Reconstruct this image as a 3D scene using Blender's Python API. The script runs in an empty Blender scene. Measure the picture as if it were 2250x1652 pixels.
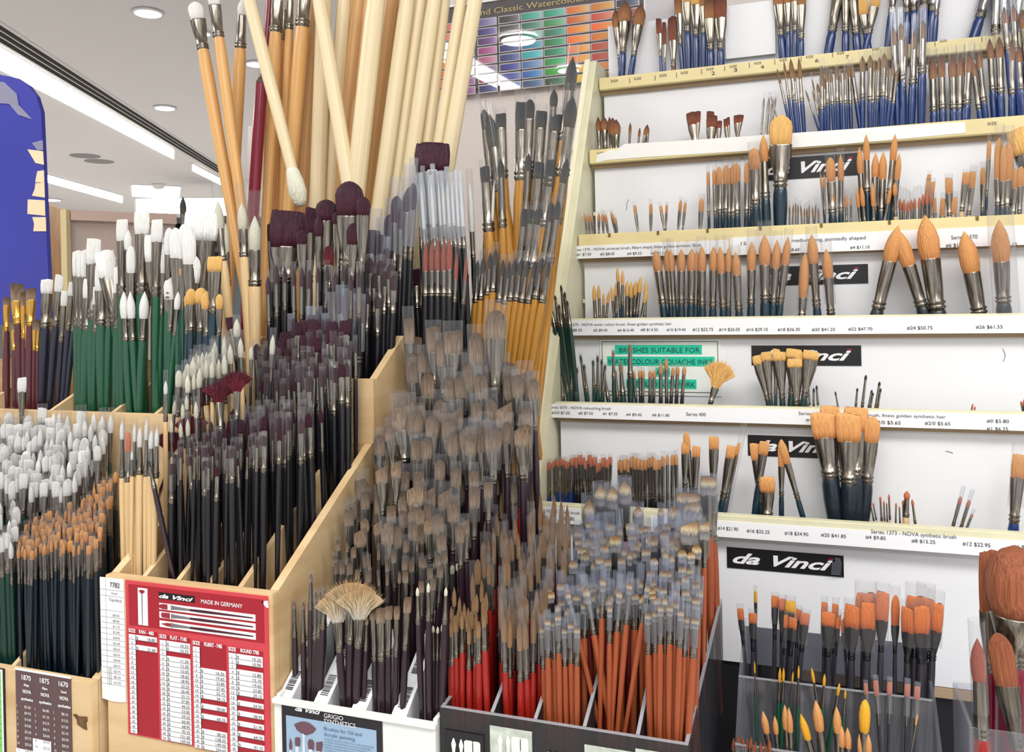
import bpy, bmesh, math, random
from mathutils import Vector, Matrix, Euler
random.seed(11)
sc = bpy.context.scene
COL = sc.collection
W, H, F = 2250.0, 1652.0, 1850.0
CX, CY = 1125.0, 661.0           # principal point (the lens is shifted down)
YAW, ROLL = math.radians(19.5), 0.02
CAM = Vector((0, 0, 1.55))

# ---------------------------------------------------------------- camera
fwd = Vector((-math.sin(YAW), math.cos(YAW), 0))
rt0 = Vector((math.cos(YAW), math.sin(YAW), 0)); up0 = Vector((0, 0, 1))
rt = rt0*math.cos(ROLL) - up0*math.sin(ROLL)
up = up0*math.cos(ROLL) + rt0*math.sin(ROLL)
cam_d = bpy.data.cameras.new('camera'); cam = bpy.data.objects.new('camera', cam_d); COL.objects.link(cam)
m = Matrix.Identity(4)
for i in range(3):
    m[i][0] = rt[i]; m[i][1] = up[i]; m[i][2] = -fwd[i]; m[i][3] = CAM[i]
cam.matrix_world = m
cam_d.sensor_fit = 'HORIZONTAL'; cam_d.sensor_width = 36; cam_d.lens = 36*F/W
cam_d.shift_y = -(H/2-CY)/W; cam_d.clip_start = 0.02
sc.camera = cam
# ---------------------------------------------------------------- world, light, exposure
world = bpy.data.worlds.new('shop_air'); sc.world = world; world.use_nodes = True
world.node_tree.nodes['Background'].inputs[0].default_value = (0.97, 0.98, 1.0, 1)
world.node_tree.nodes['Background'].inputs[1].default_value = 0.85
sc.view_settings.view_transform = 'Standard'; sc.view_settings.look = 'None'
sc.view_settings.gamma = 1; sc.view_settings.use_curve_mapping = False
sc.view_settings.exposure = 0.26
sc.cycles.transparent_max_bounces = 40; sc.cycles.max_bounces = 10
CEIL = 2.85
def area(name, loc, sx, sy, power, rot=(0, 0, 0), col=(1, .985, .96)):
    d = bpy.data.lights.new(name, 'AREA'); d.shape = 'RECTANGLE'; d.size = sx; d.size_y = sy; d.energy = power; d.color = col
    o = bpy.data.objects.new(name, d); COL.objects.link(o); o.location = loc; o.rotation_euler = rot; return o
area('ceiling_panel_light', (0.06, -0.45, CEIL-.04), 1.3, .6, 26)
area('ceiling_panel_light', (1.2, -0.2, CEIL-.04), 1.3, .6, 24)
area('ceiling_panel_light', (-2.2, 0.5, CEIL-.04), 1.3, .6, 24)
area('ceiling_panel_light', (0.5, -2.0, CEIL-.04), 1.8, .6, 30)
area('ceiling_panel_light', (-3.6, 5.0, CEIL-.04), 2.5, 1.2, 40)  # far area lamps from here down, added as room fill
area('ceiling_panel_light', (-4.5, 9.5, CEIL-.04), 4, 1.2, 130)
area('ceiling_panel_light', (-7.5, 4.0, CEIL-.04), 3, 1.2, 90)

def ray(px, py):
    return fwd + rt*((px-CX)/F) - up*((py-CY)/F)
def P(px, py, Y):
    r = ray(px, py); return CAM + r*(Y/r.y)
def PX(px, py, X):
    r = ray(px, py); return CAM + r*(X/r.x)
def PZ(px, py, Z):
    r = ray(px, py); return CAM + r*((Z-CAM.z)/r.z)
def mpp(p): return (Vector(p)-CAM).dot(fwd)/F

# ---------------------------------------------------------------- materials
def lin(c): return tuple(((x/255)/12.92 if x/255 <= .04045 else ((x/255+.055)/1.055)**2.4) for x in c)+(1,)
MC = {}
def mat(name, c, rough=.5, metal=0, noise=0, scale=(8, 8, 8), coat=0, c2=None, bump=0, spec=.5, em=0, detail=4):
    if name in MC: return MC[name]
    M = bpy.data.materials.new(name); M.use_nodes = True; nt = M.node_tree; b = nt.nodes['Principled BSDF']
    b.inputs['Base Color'].default_value = lin(c); b.inputs['Roughness'].default_value = rough; b.inputs['Metallic'].default_value = metal
    b.inputs['Specular IOR Level'].default_value = spec
    if coat: b.inputs['Coat Weight'].default_value = coat; b.inputs['Coat Roughness'].default_value = .08
    if em: b.inputs['Emission Color'].default_value = lin(c); b.inputs['Emission Strength'].default_value = em
    if noise or c2 or bump:
        tc = nt.nodes.new('ShaderNodeTexCoord'); mp = nt.nodes.new('ShaderNodeMapping'); mp.inputs['Scale'].default_value = scale
        n = nt.nodes.new('ShaderNodeTexNoise'); n.inputs['Scale'].default_value = 1; n.inputs['Detail'].default_value = detail
        nt.links.new(tc.outputs['Object'], mp.inputs[0]); nt.links.new(mp.outputs[0], n.inputs['Vector'])
        if noise or c2:
            r = nt.nodes.new('ShaderNodeValToRGB'); r.color_ramp.elements[0].position = .35; r.color_ramp.elements[1].position = .65
            a = c2 if c2 else tuple(x*(1-noise) for x in c)
            r.color_ramp.elements[0].color = lin(a); r.color_ramp.elements[1].color = lin(c)
            nt.links.new(n.outputs[0], r.inputs[0]); nt.links.new(r.outputs[0], b.inputs['Base Color'])
        if bump:
            bp = nt.nodes.new('ShaderNodeBump'); bp.inputs['Strength'].default_value = bump; bp.inputs['Distance'].default_value = .02
            nt.links.new(n.outputs[0], bp.inputs['Height']); nt.links.new(bp.outputs[0], b.inputs['Normal'])
    MC[name] = M; return M
def hairmat(name, stops, streak=.3):
    """bristle colour: fine streaks along the hair, its own dyed or natural colour from root (0) to tip (1)"""
    if name in MC: return MC[name]
    M = bpy.data.materials.new(name); M.use_nodes = True; nt = M.node_tree; b = nt.nodes['Principled BSDF']
    b.inputs['Roughness'].default_value = .55; b.inputs['Specular IOR Level'].default_value = .3
    tc = nt.nodes.new('ShaderNodeTexCoord'); mp = nt.nodes.new('ShaderNodeMapping'); mp.inputs['Scale'].default_value = (17, 17, 1.3)
    oi = nt.nodes.new('ShaderNodeObjectInfo'); ad = nt.nodes.new('ShaderNodeVectorMath'); ad.operation = 'ADD'
    nt.links.new(tc.outputs['Object'], mp.inputs[0]); nt.links.new(mp.outputs[0], ad.inputs[0])
    ms = nt.nodes.new('ShaderNodeMath'); ms.operation = 'MULTIPLY'; ms.inputs[1].default_value = 37
    nt.links.new(oi.outputs['Random'], ms.inputs[0]); nt.links.new(ms.outputs[0], ad.inputs[1])
    n = nt.nodes.new('ShaderNodeTexNoise'); n.inputs['Scale'].default_value = 1; n.inputs['Detail'].default_value = 3
    nt.links.new(ad.outputs[0], n.inputs['Vector'])
    sp = nt.nodes.new('ShaderNodeSeparateXYZ'); nt.links.new(tc.outputs['Object'], sp.inputs[0])
    j = nt.nodes.new('ShaderNodeMath'); j.operation = 'MULTIPLY_ADD'; j.inputs[1].default_value = .35; j.inputs[2].default_value = -.17
    nt.links.new(n.outputs[0], j.inputs[0])
    a2 = nt.nodes.new('ShaderNodeMath'); a2.operation = 'ADD'; nt.links.new(sp.outputs['Z'], a2.inputs[0]); nt.links.new(j.outputs[0], a2.inputs[1])
    r = nt.nodes.new('ShaderNodeValToRGB'); el = r.color_ramp.elements
    while len(el) < len(stops): el.new(.5)
    for e, (p, c) in zip(el, stops): e.position = p; e.color = lin(c)
    nt.links.new(a2.outputs[0], r.inputs[0])
    mx = nt.nodes.new('ShaderNodeMix'); mx.data_type = 'RGBA'; mx.blend_type = 'MULTIPLY'; mx.inputs[0].default_value = 1
    r2 = nt.nodes.new('ShaderNodeValToRGB'); r2.color_ramp.elements[0].position = .36; r2.color_ramp.elements[1].position = .6
    g = 1-streak; r2.color_ramp.elements[0].color = (g, g, g, 1); r2.color_ramp.elements[1].color = (1, 1, 1, 1)
    nt.links.new(n.outputs[0], r2.inputs[0]); nt.links.new(r.outputs[0], mx.inputs[6]); nt.links.new(r2.outputs[0], mx.inputs[7])
    nt.links.new(mx.outputs[2], b.inputs['Base Color'])
    bp = nt.nodes.new('ShaderNodeBump'); bp.inputs['Strength'].default_value = .5; bp.inputs['Distance'].default_value = .01
    nt.links.new(n.outputs[0], bp.inputs['Height']); nt.links.new(bp.outputs[0], b.inputs['Normal'])
    MC[name] = M; return M
def clearmat(name, tint=(1, 1, 1), milk=.10, edge=.45, mc=(225, 225, 232)):
    M = bpy.data.materials.new(name); M.use_nodes = True; nt = M.node_tree; nt.nodes.clear()
    o = nt.nodes.new('ShaderNodeOutputMaterial'); t = nt.nodes.new('ShaderNodeBsdfTransparent'); t.inputs[0].default_value = (*tint, 1)
    d = nt.nodes.new('ShaderNodeBsdfDiffuse'); d.inputs[0].default_value = lin(mc)
    g = nt.nodes.new('ShaderNodeBsdfGlossy'); g.inputs['Roughness'].default_value = .12
    lw = nt.nodes.new('ShaderNodeLayerWeight'); lw.inputs[0].default_value = .35
    mr = nt.nodes.new('ShaderNodeMapRange'); mr.inputs[3].default_value = milk; mr.inputs[4].default_value = edge
    nt.links.new(lw.outputs['Facing'], mr.inputs[0])
    m1 = nt.nodes.new('ShaderNodeMixShader'); m1.inputs[0].default_value = .5
    nt.links.new(d.outputs[0], m1.inputs[1]); nt.links.new(g.outputs[0], m1.inputs[2])
    m2 = nt.nodes.new('ShaderNodeMixShader'); nt.links.new(mr.outputs[0], m2.inputs[0])
    nt.links.new(t.outputs[0], m2.inputs[1]); nt.links.new(m1.outputs[0], m2.inputs[2]); nt.links.new(m2.outputs[0], o.inputs[0])
    MC[name] = M; return M
def woodmat(name, c, c2, scale=(3, 3, 30), rough=.5):
    M = mat(name, c, rough, c2=c2, scale=scale, bump=.05, detail=6); return M

ply = woodmat('birch_plywood', (222, 194, 150), (204, 170, 124), (5, 5, 40))
ply_edge = woodmat('plywood_edge', (204, 166, 118), (180, 140, 96), (6, 6, 90))
cream = mat('cream_paint', (226, 222, 190), .4, noise=.04, scale=(30, 30, 30))
cream2 = mat('yellowed_cream_plastic', (232, 216, 160), .4, noise=.05, scale=(12, 12, 12))
white = mat('white_board', (236, 237, 240), .45, noise=.015, scale=(4, 4, 4))
paper = mat('white_paper', (240, 241, 243), .6)
black = mat('black_print', (14, 12, 16), .45)
ink = mat('grey_ink', (70, 72, 78), .7); inkl = mat('pale_ink', (150, 152, 160), .7); inkb = mat('black_ink', (30, 28, 32), .7)
whitep = mat('white_print', (240, 240, 242), .5)
steel = mat('ferrule_nickel', (158, 150, 138), .24, .95, noise=.45, scale=(7, 7, .8))
brass = mat('ferrule_brass', (205, 160, 80), .22, .95)
blackmet = mat('ferrule_black', (34, 34, 40), .25, .6, coat=.5)
sleeve = clearmat('clear_sleeve_plastic', (.95, .95, .95), milk=.05, edge=.32, mc=(205, 204, 206))
sleeveb = clearmat('bluish_sleeve_plastic', (.93, .94, .97), milk=.13, edge=.42, mc=(188, 196, 214))
sleevew = clearmat('milky_sleeve_plastic', (.97, .98, 1), milk=.3, edge=.6, mc=(225, 232, 242))
acrylic = clearmat('clear_acrylic', (.90, .91, .94), milk=.07, edge=.35)
smoke = clearmat('smoked_acrylic', (.42, .42, .46), milk=.10, edge=.3, mc=(120, 120, 128))
edgeac = mat('acrylic_edge', (150, 152, 158), .15, coat=.5)
HND = dict(
    black=mat('black_lacquer', (20, 19, 25), .35, coat=.2, noise=.2, scale=(4, 4, 1)), navy=mat('navy_lacquer', (24, 26, 46), .3, coat=.3),
    teal=mat('dark_teal_lacquer', (16, 44, 58), .28, coat=.35), deepteal=mat('deep_teal_lacquer', (17, 32, 43), .35, coat=.25),
    blue=mat('royal_blue_lacquer', (16, 48, 106), .28, coat=.3), green=mat('green_lacquer', (24, 80, 54), .3, coat=.35),
    dkgreen=mat('dark_green_lacquer', (16, 52, 46), .3, coat=.35), purple=mat('aubergine_lacquer', (42, 26, 36), .28, coat=.4),
    red=mat('red_lacquer', (150, 30, 22), .33, coat=.3), dkred=mat('deep_red_lacquer', (110, 26, 32), .33, coat=.3), crimson=mat('crimson_lacquer', (124, 14, 44), .25, coat=.5),
    orange=mat('orange_stained_wood', (164, 84, 46), .5, c2=(142, 66, 36), scale=(14, 14, 3)), natural=mat('natural_wood', (222, 194, 146), .5, c2=(204, 170, 122), scale=(12, 12, 1.5)),
    honey=mat('honey_wood', (224, 178, 114), .42, c2=(210, 158, 94), scale=(9, 9, 1.2)), pale=mat('pale_basswood', (232, 216, 180), .5, c2=(218, 198, 158), scale=(9, 9, 1)),
    tan=mat('tan_wood', (210, 166, 112), .45, c2=(190, 144, 92), scale=(9, 9, 1)), ochre=mat('ochre_lacquer', (184, 134, 52), .35, c2=(150, 100, 34), scale=(9, 9, 1)),
    brown=mat('brown_lacquer', (104, 64, 34), .35, coat=.2), maroon=mat('maroon_lacquer', (82, 30, 40), .3, coat=.35), greyh=mat('smoky_handle', (46, 44, 50), .3, coat=.3))
HAIR = dict(
    orange=hairmat('orange_synthetic_hair', [(0, (216, 146, 88)), (.5, (226, 160, 98)), (1, (236, 176, 112))], .12),
    vivid=hairmat('bright_orange_hair', [(0, (218, 108, 46)), (1, (232, 132, 64))], .12),
    salmon=hairmat('salmon_hair', [(0, (208, 112, 78)), (1, (222, 136, 98))], .15),
    gold=hairmat('golden_hair', [(0, (230, 176, 104)), (1, (240, 194, 118))], .12),
    rust=hairmat('rust_hair', [(0, (166, 98, 66)), (1, (152, 88, 60))], .25),
    sable=hairmat('sable_hair', [(0, (190, 138, 92)), (.45, (158, 104, 70)), (1, (84, 62, 54))], .3),
    sabled=hairmat('red_brown_hair', [(0, (156, 92, 66)), (1, (104, 56, 48))], .25),
    white=hairmat('white_synthetic_hair', [(0, (238, 238, 236)), (1, (244, 244, 240))], .06),
    cream=hairmat('cream_hair', [(0, (222, 218, 196)), (1, (236, 234, 216))], .08),
    violet=hairmat('dark_violet_hair', [(0, (72, 30, 46)), (1, (58, 26, 40))], .35),
    wine=hairmat('wine_hair', [(0, (112, 28, 42)), (1, (72, 22, 36))], .35),
    natural=hairmat('grey_brown_bristle', [(0, (186, 166, 146)), (.45, (152, 128, 106)), (1, (98, 80, 64))], .55),
    tan=hairmat('tan_brown_hair', [(0, (178, 142, 104)), (.5, (160, 124, 88)), (1, (128, 100, 74))], .35),
    badger=hairmat('badger_hair', [(0, (206, 202, 196)), (.38, (120, 118, 126)), (.6, (228, 208, 168)), (.8, (170, 130, 80)), (1, (104, 76, 50))], .3),
    charcoal=hairmat('charcoal_hair', [(0, (92, 88, 72)), (.5, (62, 64, 66)), (1, (52, 52, 58))], .3),
    fanblond=hairmat('blond_fan_hair', [(0, (190, 186, 178)), (.5, (208, 184, 148)), (1, (190, 146, 92))], .3),
    yellow=hairmat('yellow_hair', [(0, (240, 170, 40)), (1, (246, 190, 60))], .12),
    greyhair=hairmat('grey_white_hair', [(0, (212, 208, 206)), (.5, (180, 168, 158)), (1, (130, 110, 94))], .3),
    redbr=hairmat('red_brown_round_hair', [(0, (176, 92, 72)), (1, (162, 84, 66))], .2))

# ---------------------------------------------------------------- low level builders
ORD = ['leftmost', 'second from left', 'third from left', 'fourth from left', 'fifth from left', 'sixth from left', 'seventh from left', 'eighth from left', 'ninth from left', 'tenth from left', 'eleventh from left', 'twelfth from left', 'thirteenth from left']
import re
def terse(t):
    for w in ORD: t = t.replace(w, w.replace(' ', '-'), 1) if t.startswith(w) else t
    f = (lambda t: re.sub(r'(\w+) with ((?:\w+ ){1,3})handles', lambda m_: m_[2].strip().replace(' ', '-')+'-handled '+m_[1], t),
         lambda t: t.replace(' of the ', ' of ', 1) if '-from-' in t[:20] or t.startswith(('leftmost', 'rightmost')) else t,
         lambda t: re.sub(r'(\w+) haired', r'\1-haired', t), lambda t: re.sub(r'at the (\w+) (end|edge) of', r'at \1 \2 of', t),
         lambda t: t.replace(' in clear sleeves', ' in sleeves'), lambda t: t.replace('the ', ''), lambda t: t.replace(' in sleeves', ''), lambda t: t.replace('dark ', '', 1))
    for g in f:
        if len(t.split()) <= 16: return t
        t = g(t)
    return t
def tag(o, label=None, cat=None, group=None, kind=None):
    if label: label = terse(label)
    if label: o['label'] = label
    if cat: o['category'] = cat
    if group: o['group'] = group
    if kind: o['kind'] = kind
    return o
def link(name, me, m=None, parent=None):
    o = bpy.data.objects.new(name, me); COL.objects.link(o)
    if m is not None and me is not None and not me.materials: me.materials.append(m)
    if parent is not None: o.parent = parent
    return o
def empty(name, loc=(0, 0, 0)):
    o = bpy.data.objects.new(name, None); COL.objects.link(o); o.location = loc; o.empty_display_size = .02; return o
class MB:
    def __init__(s): s.bm = bmesh.new()
    def box(s, x0, x1, y0, y1, z0, z1, bev=0):
        r = bmesh.ops.create_cube(s.bm, size=1)
        for v in r['verts']: v.co = Vector(((x0+x1)/2+v.co.x*(x1-x0), (y0+y1)/2+v.co.y*(y1-y0), (z0+z1)/2+v.co.z*(z1-z0)))
        if bev: bmesh.ops.bevel(s.bm, geom=list({e for v in r['verts'] for e in v.link_edges}), offset=bev, segments=2, affect='EDGES')
        return s
    def prism(s, pts, off):
        """closed polygon (3D points) pushed along the vector off"""
        a = [s.bm.verts.new(Vector(p)) for p in pts]; b = [s.bm.verts.new(Vector(p)+Vector(off)) for p in pts]; n = len(pts)
        s.bm.faces.new(a); s.bm.faces.new(b[::-1])
        for i in range(n): s.bm.faces.new([a[(i+1) % n], a[i], b[i], b[(i+1) % n]])
        return s
    def quad(s, pts):
        s.bm.faces.new([s.bm.verts.new(Vector(p)) for p in pts]); return s
    def disc(s, c, r, n=24, off=(0, 0, -.01), ry=None):
        ry = ry or r
        return s.prism([(c[0]+r*math.cos(2*math.pi*i/n), c[1]+ry*math.sin(2*math.pi*i/n), c[2]) for i in range(n)], off)
    def build(s, name, m, parent=None, smooth=False):
        bmesh.ops.recalc_face_normals(s.bm, faces=s.bm.faces)
        me = bpy.data.meshes.new(name); s.bm.to_mesh(me); s.bm.free()
        if smooth: me.polygons.foreach_set('use_smooth', [True]*len(me.polygons))
        return link(name, me, m, parent)

def loft(rings, seg=14, cap=True, jit=0, power=2.0):
    """rings: (z, half-x, half-y[, x-offset]) ellipse-like sections; returns mesh"""
    bm = bmesh.new(); L = []
    for k, rg in enumerate(rings):
        z, a, b = rg[:3]; ox = rg[3] if len(rg) > 3 else 0
        row = []
        for i in range(seg):
            t = 2*math.pi*i/seg; c, s_ = math.cos(t), math.sin(t)
            x = math.copysign(abs(c)**(2/power), c)*a+ox; y = math.copysign(abs(s_)**(2/power), s_)*b
            zz = z+(random.uniform(-jit, jit) if k == len(rings)-1 else 0)
            row.append(bm.verts.new((x, y, zz)))
        L.append(row)
    for r0, r1 in zip(L, L[1:]):
        for i in range(seg): bm.faces.new([r0[i], r0[(i+1) % seg], r1[(i+1) % seg], r1[i]])
    if cap: bm.faces.new(L[0][::-1]); bm.faces.new(L[-1])
    me = bpy.data.meshes.new('m'); bm.to_mesh(me); bm.free()
    me.polygons.foreach_set('use_smooth', [True]*len(me.polygons)); return me
def hair_profile(shape):
    if shape == 'round': return loft([(0, .42, .42), (.2, .48, .48), (.45, .5, .5), (.65, .41, .41), (.8, .27, .27), (.92, .12, .12), (1, .015, .015)], 12)
    if shape == 'mop': return loft([(0, .38, .38), (.25, .47, .47), (.55, .5, .48), (.78, .42, .4), (.92, .27, .25), (1, .06, .06)], 12)
    if shape == 'filbert': return loft([(0, .43, .17), (.3, .48, .2), (.6, .5, .18), (.78, .44, .14), (.9, .31, .09), (.97, .17, .05), (1, .03, .02)], 16)
    if shape == 'flat':
        me = loft([(0, .45, .16), (.3, .49, .18), (.6, .5, .15), (.85, .48, .09), (.97, .46, .05)], 28, jit=.035, power=3.2)
        sl_, bd = random.uniform(-.12, .12), random.uniform(-.06, .06)
        for v in me.vertices: v.co.z *= 1+sl_*v.co.x-.10*v.co.x**2*2; v.co.x += bd*v.co.z**2
        return me
    if shape == 'angled':
        me = loft([(0, .45, .16), (.35, .49, .18), (.7, .5, .13), (1, .48, .05)], 20, jit=.03, power=3.2)
        for v in me.vertices: v.co.z *= 1-.33*(.5-v.co.x)
        return me
    if shape == 'fan':   # a spray of separate strands over a thin web
        bm = bmesh.new()
        for i in range(150):
            u = random.uniform(-1, 1); a = u*.95; r = random.uniform(.86, 1.0)*(1-.06*u*u); y = random.uniform(-.05, .05)
            x1 = math.sin(a)*r*.62; z1 = math.cos(a*.98)*r
            w = .011; xm = x1*.42; zm = z1*.52; x0 = u*.09
            c, s_ = math.cos(a)*w, -math.sin(a)*w
            q = [(x0-w*.5, y*.3, 0), (x0+w*.5, y*.3, 0), (xm+c, y, zm+s_*.6), (xm-c, y, zm-s_*.6)]
            v = [bm.verts.new(p) for p in q]; bm.faces.new(v)
            t = bm.verts.new((x1, y*1.6, z1)); bm.faces.new([v[3], v[2], t])
            wv = bm.verts.new((xm, y+.02, zm)); bm.faces.new([v[3], wv, t]); bm.faces.new([v[2], t, wv])
        n = 18; base = bm.verts.new((0, 0, 0)); arc = []
        for i in range(n+1):
            a = (-1+2*i/n)*.9; arc.append(bm.verts.new((math.sin(a)*.5, 0, math.cos(a*.98)*.82)))
        arc2 = [bm.verts.new((v.co.x, .03, v.co.z)) for v in arc]
        for i in range(n):
            bm.faces.new([base, arc[i], arc[i+1]]); bm.faces.new([base, arc2[i+1], arc2[i]]); bm.faces.new([arc[i], arc2[i], arc2[i+1], arc[i+1]])
        me = bpy.data.meshes.new('m'); bm.to_mesh(me); bm.free(); return me
def ferr_mesh(flat, ratio):
    t = .5*ratio*(.34 if flat else 1); a = .5*ratio
    R = [(0, .5, .5), (.035, .5, .5), (.05, .58, .58), (.085, .58, .58), (.10, .49, .49), (.125, .49, .49), (.14, .58, .58), (.175, .58, .58), (.19, .49, .49)]
    if flat: R += [(.45, .49*.6+a*.4, .40*.7+t*.3), (.75, .1*.49+a*.9, t*1.15), (.97, a, t), (1, a*1.0, t)]
    else: R += [(.5, .25+a*.5, .25+a*.5), (.97, a, a), (1, a*.96, a*.96)]
    return loft(R, 14)
def handle_mesh(kind):
    if kind == 'stick': return loft([(0, .5, .5), (.5, .5, .5), (1, .5, .5)], 12)
    if kind == 'long': return loft([(0, .2, .2), (.02, .3, .3), (.35, .36, .36), (.7, .44, .44), (.88, .5, .5), (.96, .5, .5), (1, .44, .44)], 12)
    return loft([(0, .12, .12), (.02, .22, .22), (.3, .3, .3), (.6, .42, .42), (.82, .5, .5), (.94, .49, .49), (1, .43, .43)], 12)
PM = {}
def pm(key, fn, m):
    k = (key, m.name)
    if k not in PM:
        base = PM.get(key)
        if base is None: base = PM[key] = fn(); base.name = str(key[0] if isinstance(key, tuple) else key)
        me = base.copy(); me.materials.clear(); me.materials.append(m); PM[k] = me
    return PM[k]
CNT = {}
FAM = dict(orange='golden_synthetic_', vivid='acrylic_', salmon='salmon_', gold='golden_synthetic_', rust='rust_', sable='sable_', sabled='sable_', white='white_synthetic_', cream='cream_', violet='violet_synthetic_', wine='wine_red_', natural='bristle_', tan='brown_haired_', badger='badger_', charcoal='charcoal_', fanblond='blond_', yellow='yellow_', greyhair='grey_haired_', redbr='rust_')
NAME = dict(round='round_brush', flat='flat_brush', filbert='filbert_brush', fan='fan_brush', mop='mop_brush', angled='angled_brush')
def brush(T, Ft, floor, shape, w, h, fl, hw, hair, hnd, ferr=None, slv=None, label=None, group=None, spin=None, hk='short', over=.35, dL=0, name=None, flip=False):
    """T tip point, Ft a point the axis passes through lower down, floor z where the handle ends; sizes in metres"""
    T = Vector(T); d = (T-Vector(Ft)).normalized()
    L = (T.z-floor)/max(d.z, .2)
    L = max(L, h+fl+.02)
    B = T-d*L
    if spin is None: spin = random.uniform(-.35, .35)
    v = (T-CAM); v.normalize(); x = v.cross(d).normalized(); y = d.cross(x)
    x2 = x*math.cos(spin)+y*math.sin(spin); y2 = d.cross(x2)
    R = Matrix((x2, y2, d)).transposed()
    o = empty(name or FAM[hair]+NAME[shape], B); o.rotation_euler = R.to_euler()
    tag(o, label, 'paintbrush', group)
    flat = shape in ('flat', 'filbert', 'angled', 'fan')
    ft = .9 if shape != 'fan' else 0
    base_w = w*(.92 if shape != 'mop' and shape != 'round' else .84) if shape != 'fan' else w*.17
    ratio = max(.5, min(3.2, round(base_w/(hw*.86)*5)/5))
    hz = L-h-fl
    a = link('handle', pm(('handle', hk), lambda: handle_mesh(hk), HND[hnd] if isinstance(hnd, str) else hnd), None, o); a.scale = (hw, hw, hz)
    fm = steel if ferr is None else ferr
    b = link('ferrule', pm(('ferrule', flat, ratio), lambda: ferr_mesh(flat, ratio), fm), None, o)
    b.location = (0, 0, hz); b.scale = (hw*.86, hw*.86, fl*1.03)
    c = link('bristles', pm(('bristles', shape, random.randint(0, 4)), lambda: hair_profile(shape), HAIR[hair]), None, o)
    c.location = (0, 0, hz+fl); c.scale = (w, w if flat else w, h)
    if flat and shape != 'fan': c.scale.y = max(w*.9, hw*.5)
    if slv is not None:
        sw = w*1.08; sy = (w*.5 if flat else w*1.08)
        s_ = link('clear_sleeve', pm(('clear_sleeve',), lambda: loft([(0, .5, .5), (1, .5, .5)], 14, cap=False), slv), None, o)
        z0 = hz+fl*random.uniform(.25, .6); z1 = hz+fl+h*(1+over*random.uniform(.6, 1.3)); sw = max(sw, hw*.9)
        s_.location = (0, 0, z0); s_.scale = (sw, max(sy, hw*.8), z1-z0)
    return o

def cluster(desc, place, items, Yt, Yf, floor, fy, hair, hnd, ferr=None, slv=None, hwk=.62, shape='round', dY=.0015, **kw):
    """items: (tip x, tip y, foot x, hair w, hair h, ferrule length[, shape[, hair[, handle]]]) in photo pixels; fy: y of the ledge the foot passes"""
    n = len(items); order = sorted(range(n), key=lambda i: items[i][0])
    for rank, i in enumerate(order):
        it = items[i]; tx, ty, fx, w, h, fl = it[:6]; sh = it[6] if len(it) > 6 and it[6] else shape
        hr = it[7] if len(it) > 7 and it[7] else hair; hd = it[8] if len(it) > 8 and it[8] else hnd
        yy = Yt-dY*(i % 12)
        T = P(tx, ty, yy); yl = fy(fx) if callable(fy) else fy
        Yg = (yy+Yf)/2
        for _ in range(4):
            G = P(fx, yl, Yg); Yg = yy+(Yf-.0008*(i % 12)-yy)*min(1.2, (T.z-G.z)/max(T.z-floor, .01))
        G = P(fx, yl, Yg)
        k = mpp(T)
        if n == 1: lb = f'{desc} {place}'
        elif n <= 13: lb = (f'{ORD[rank]} of the {desc} {place}' if rank < n-1 else f'rightmost of the {desc} {place}')
        else: lb = f'{desc} {place}'
        brush(T, G, floor, sh, w*k, h*k, fl*k, w*k*hwk if (sh not in ('fan',)) else w*k*.15, hr, hd, ferr, slv, lb, f'{desc} {place}' if n > 1 else None, **kw)

def crowd(desc, place, FL, FR, BL, BR, Yf, Yb, rows, cols, floor, spec, hair, hnd, ferr=None, slv=None, jx=.4, jy=8, skip=.08, tilt=.012, lean=0, hwk=None, split=None, **kw):
    """tips fill the picture quad front-left..back-right (u across, v to the back); spec: [(weight, shape, w, h, fl)] in pixels; split: how the rows are told apart"""
    for r in range(rows):
        v = (r+.5)/rows
        for c in range(cols):
            if random.random() < skip: continue
            u = (c+.5+random.uniform(-jx, jx))/cols; vv = v+random.uniform(-.4, .4)/rows
            vv = min(max(vv, 0), 1)
            a = Vector(FL).lerp(Vector(FR), u); b = Vector(BL).lerp(Vector(BR), u); p = a.lerp(b, vv)
            Y = Yf+(Yb-Yf)*vv+random.uniform(-.004, .004)
            T = P(p.x, p.y+random.uniform(-jy, jy), Y); k = mpp(T)
            s_ = random.choices(spec, [q[0] for q in spec])[0]; q = random.uniform(.88, 1.12)
            fz = floor(Y) if callable(floor) else floor
            G = (T.x+random.gauss(0, tilt)+lean, T.y+random.uniform(-.01, .004), fz)
            hw = s_[2]*q*k*(hwk or .8)
            hw = max(hw, 7*k)
            sh = s_[1]; hr = random.choice(hair) if isinstance(hair, (list, tuple)) else hair; hd = random.choice(hnd) if isinstance(hnd, (list, tuple)) else hnd
            wd = dict(round='pointed', flat='flat', filbert='rounded flat', fan='fan', mop='domed', angled='slanted')[sh]
            band = ''
            if split: band = split[min(int(v*len(split)), len(split)-1)]+' '
            lb = f'{wd} {desc} {band}{place}'
            brush(T, G, fz, sh, s_[2]*q*k, s_[3]*q*k, s_[4]*q*k, hw, hr, hd, ferr, slv if (slv is None or random.random() < .85) else None, lb, lb, **kw)

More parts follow.
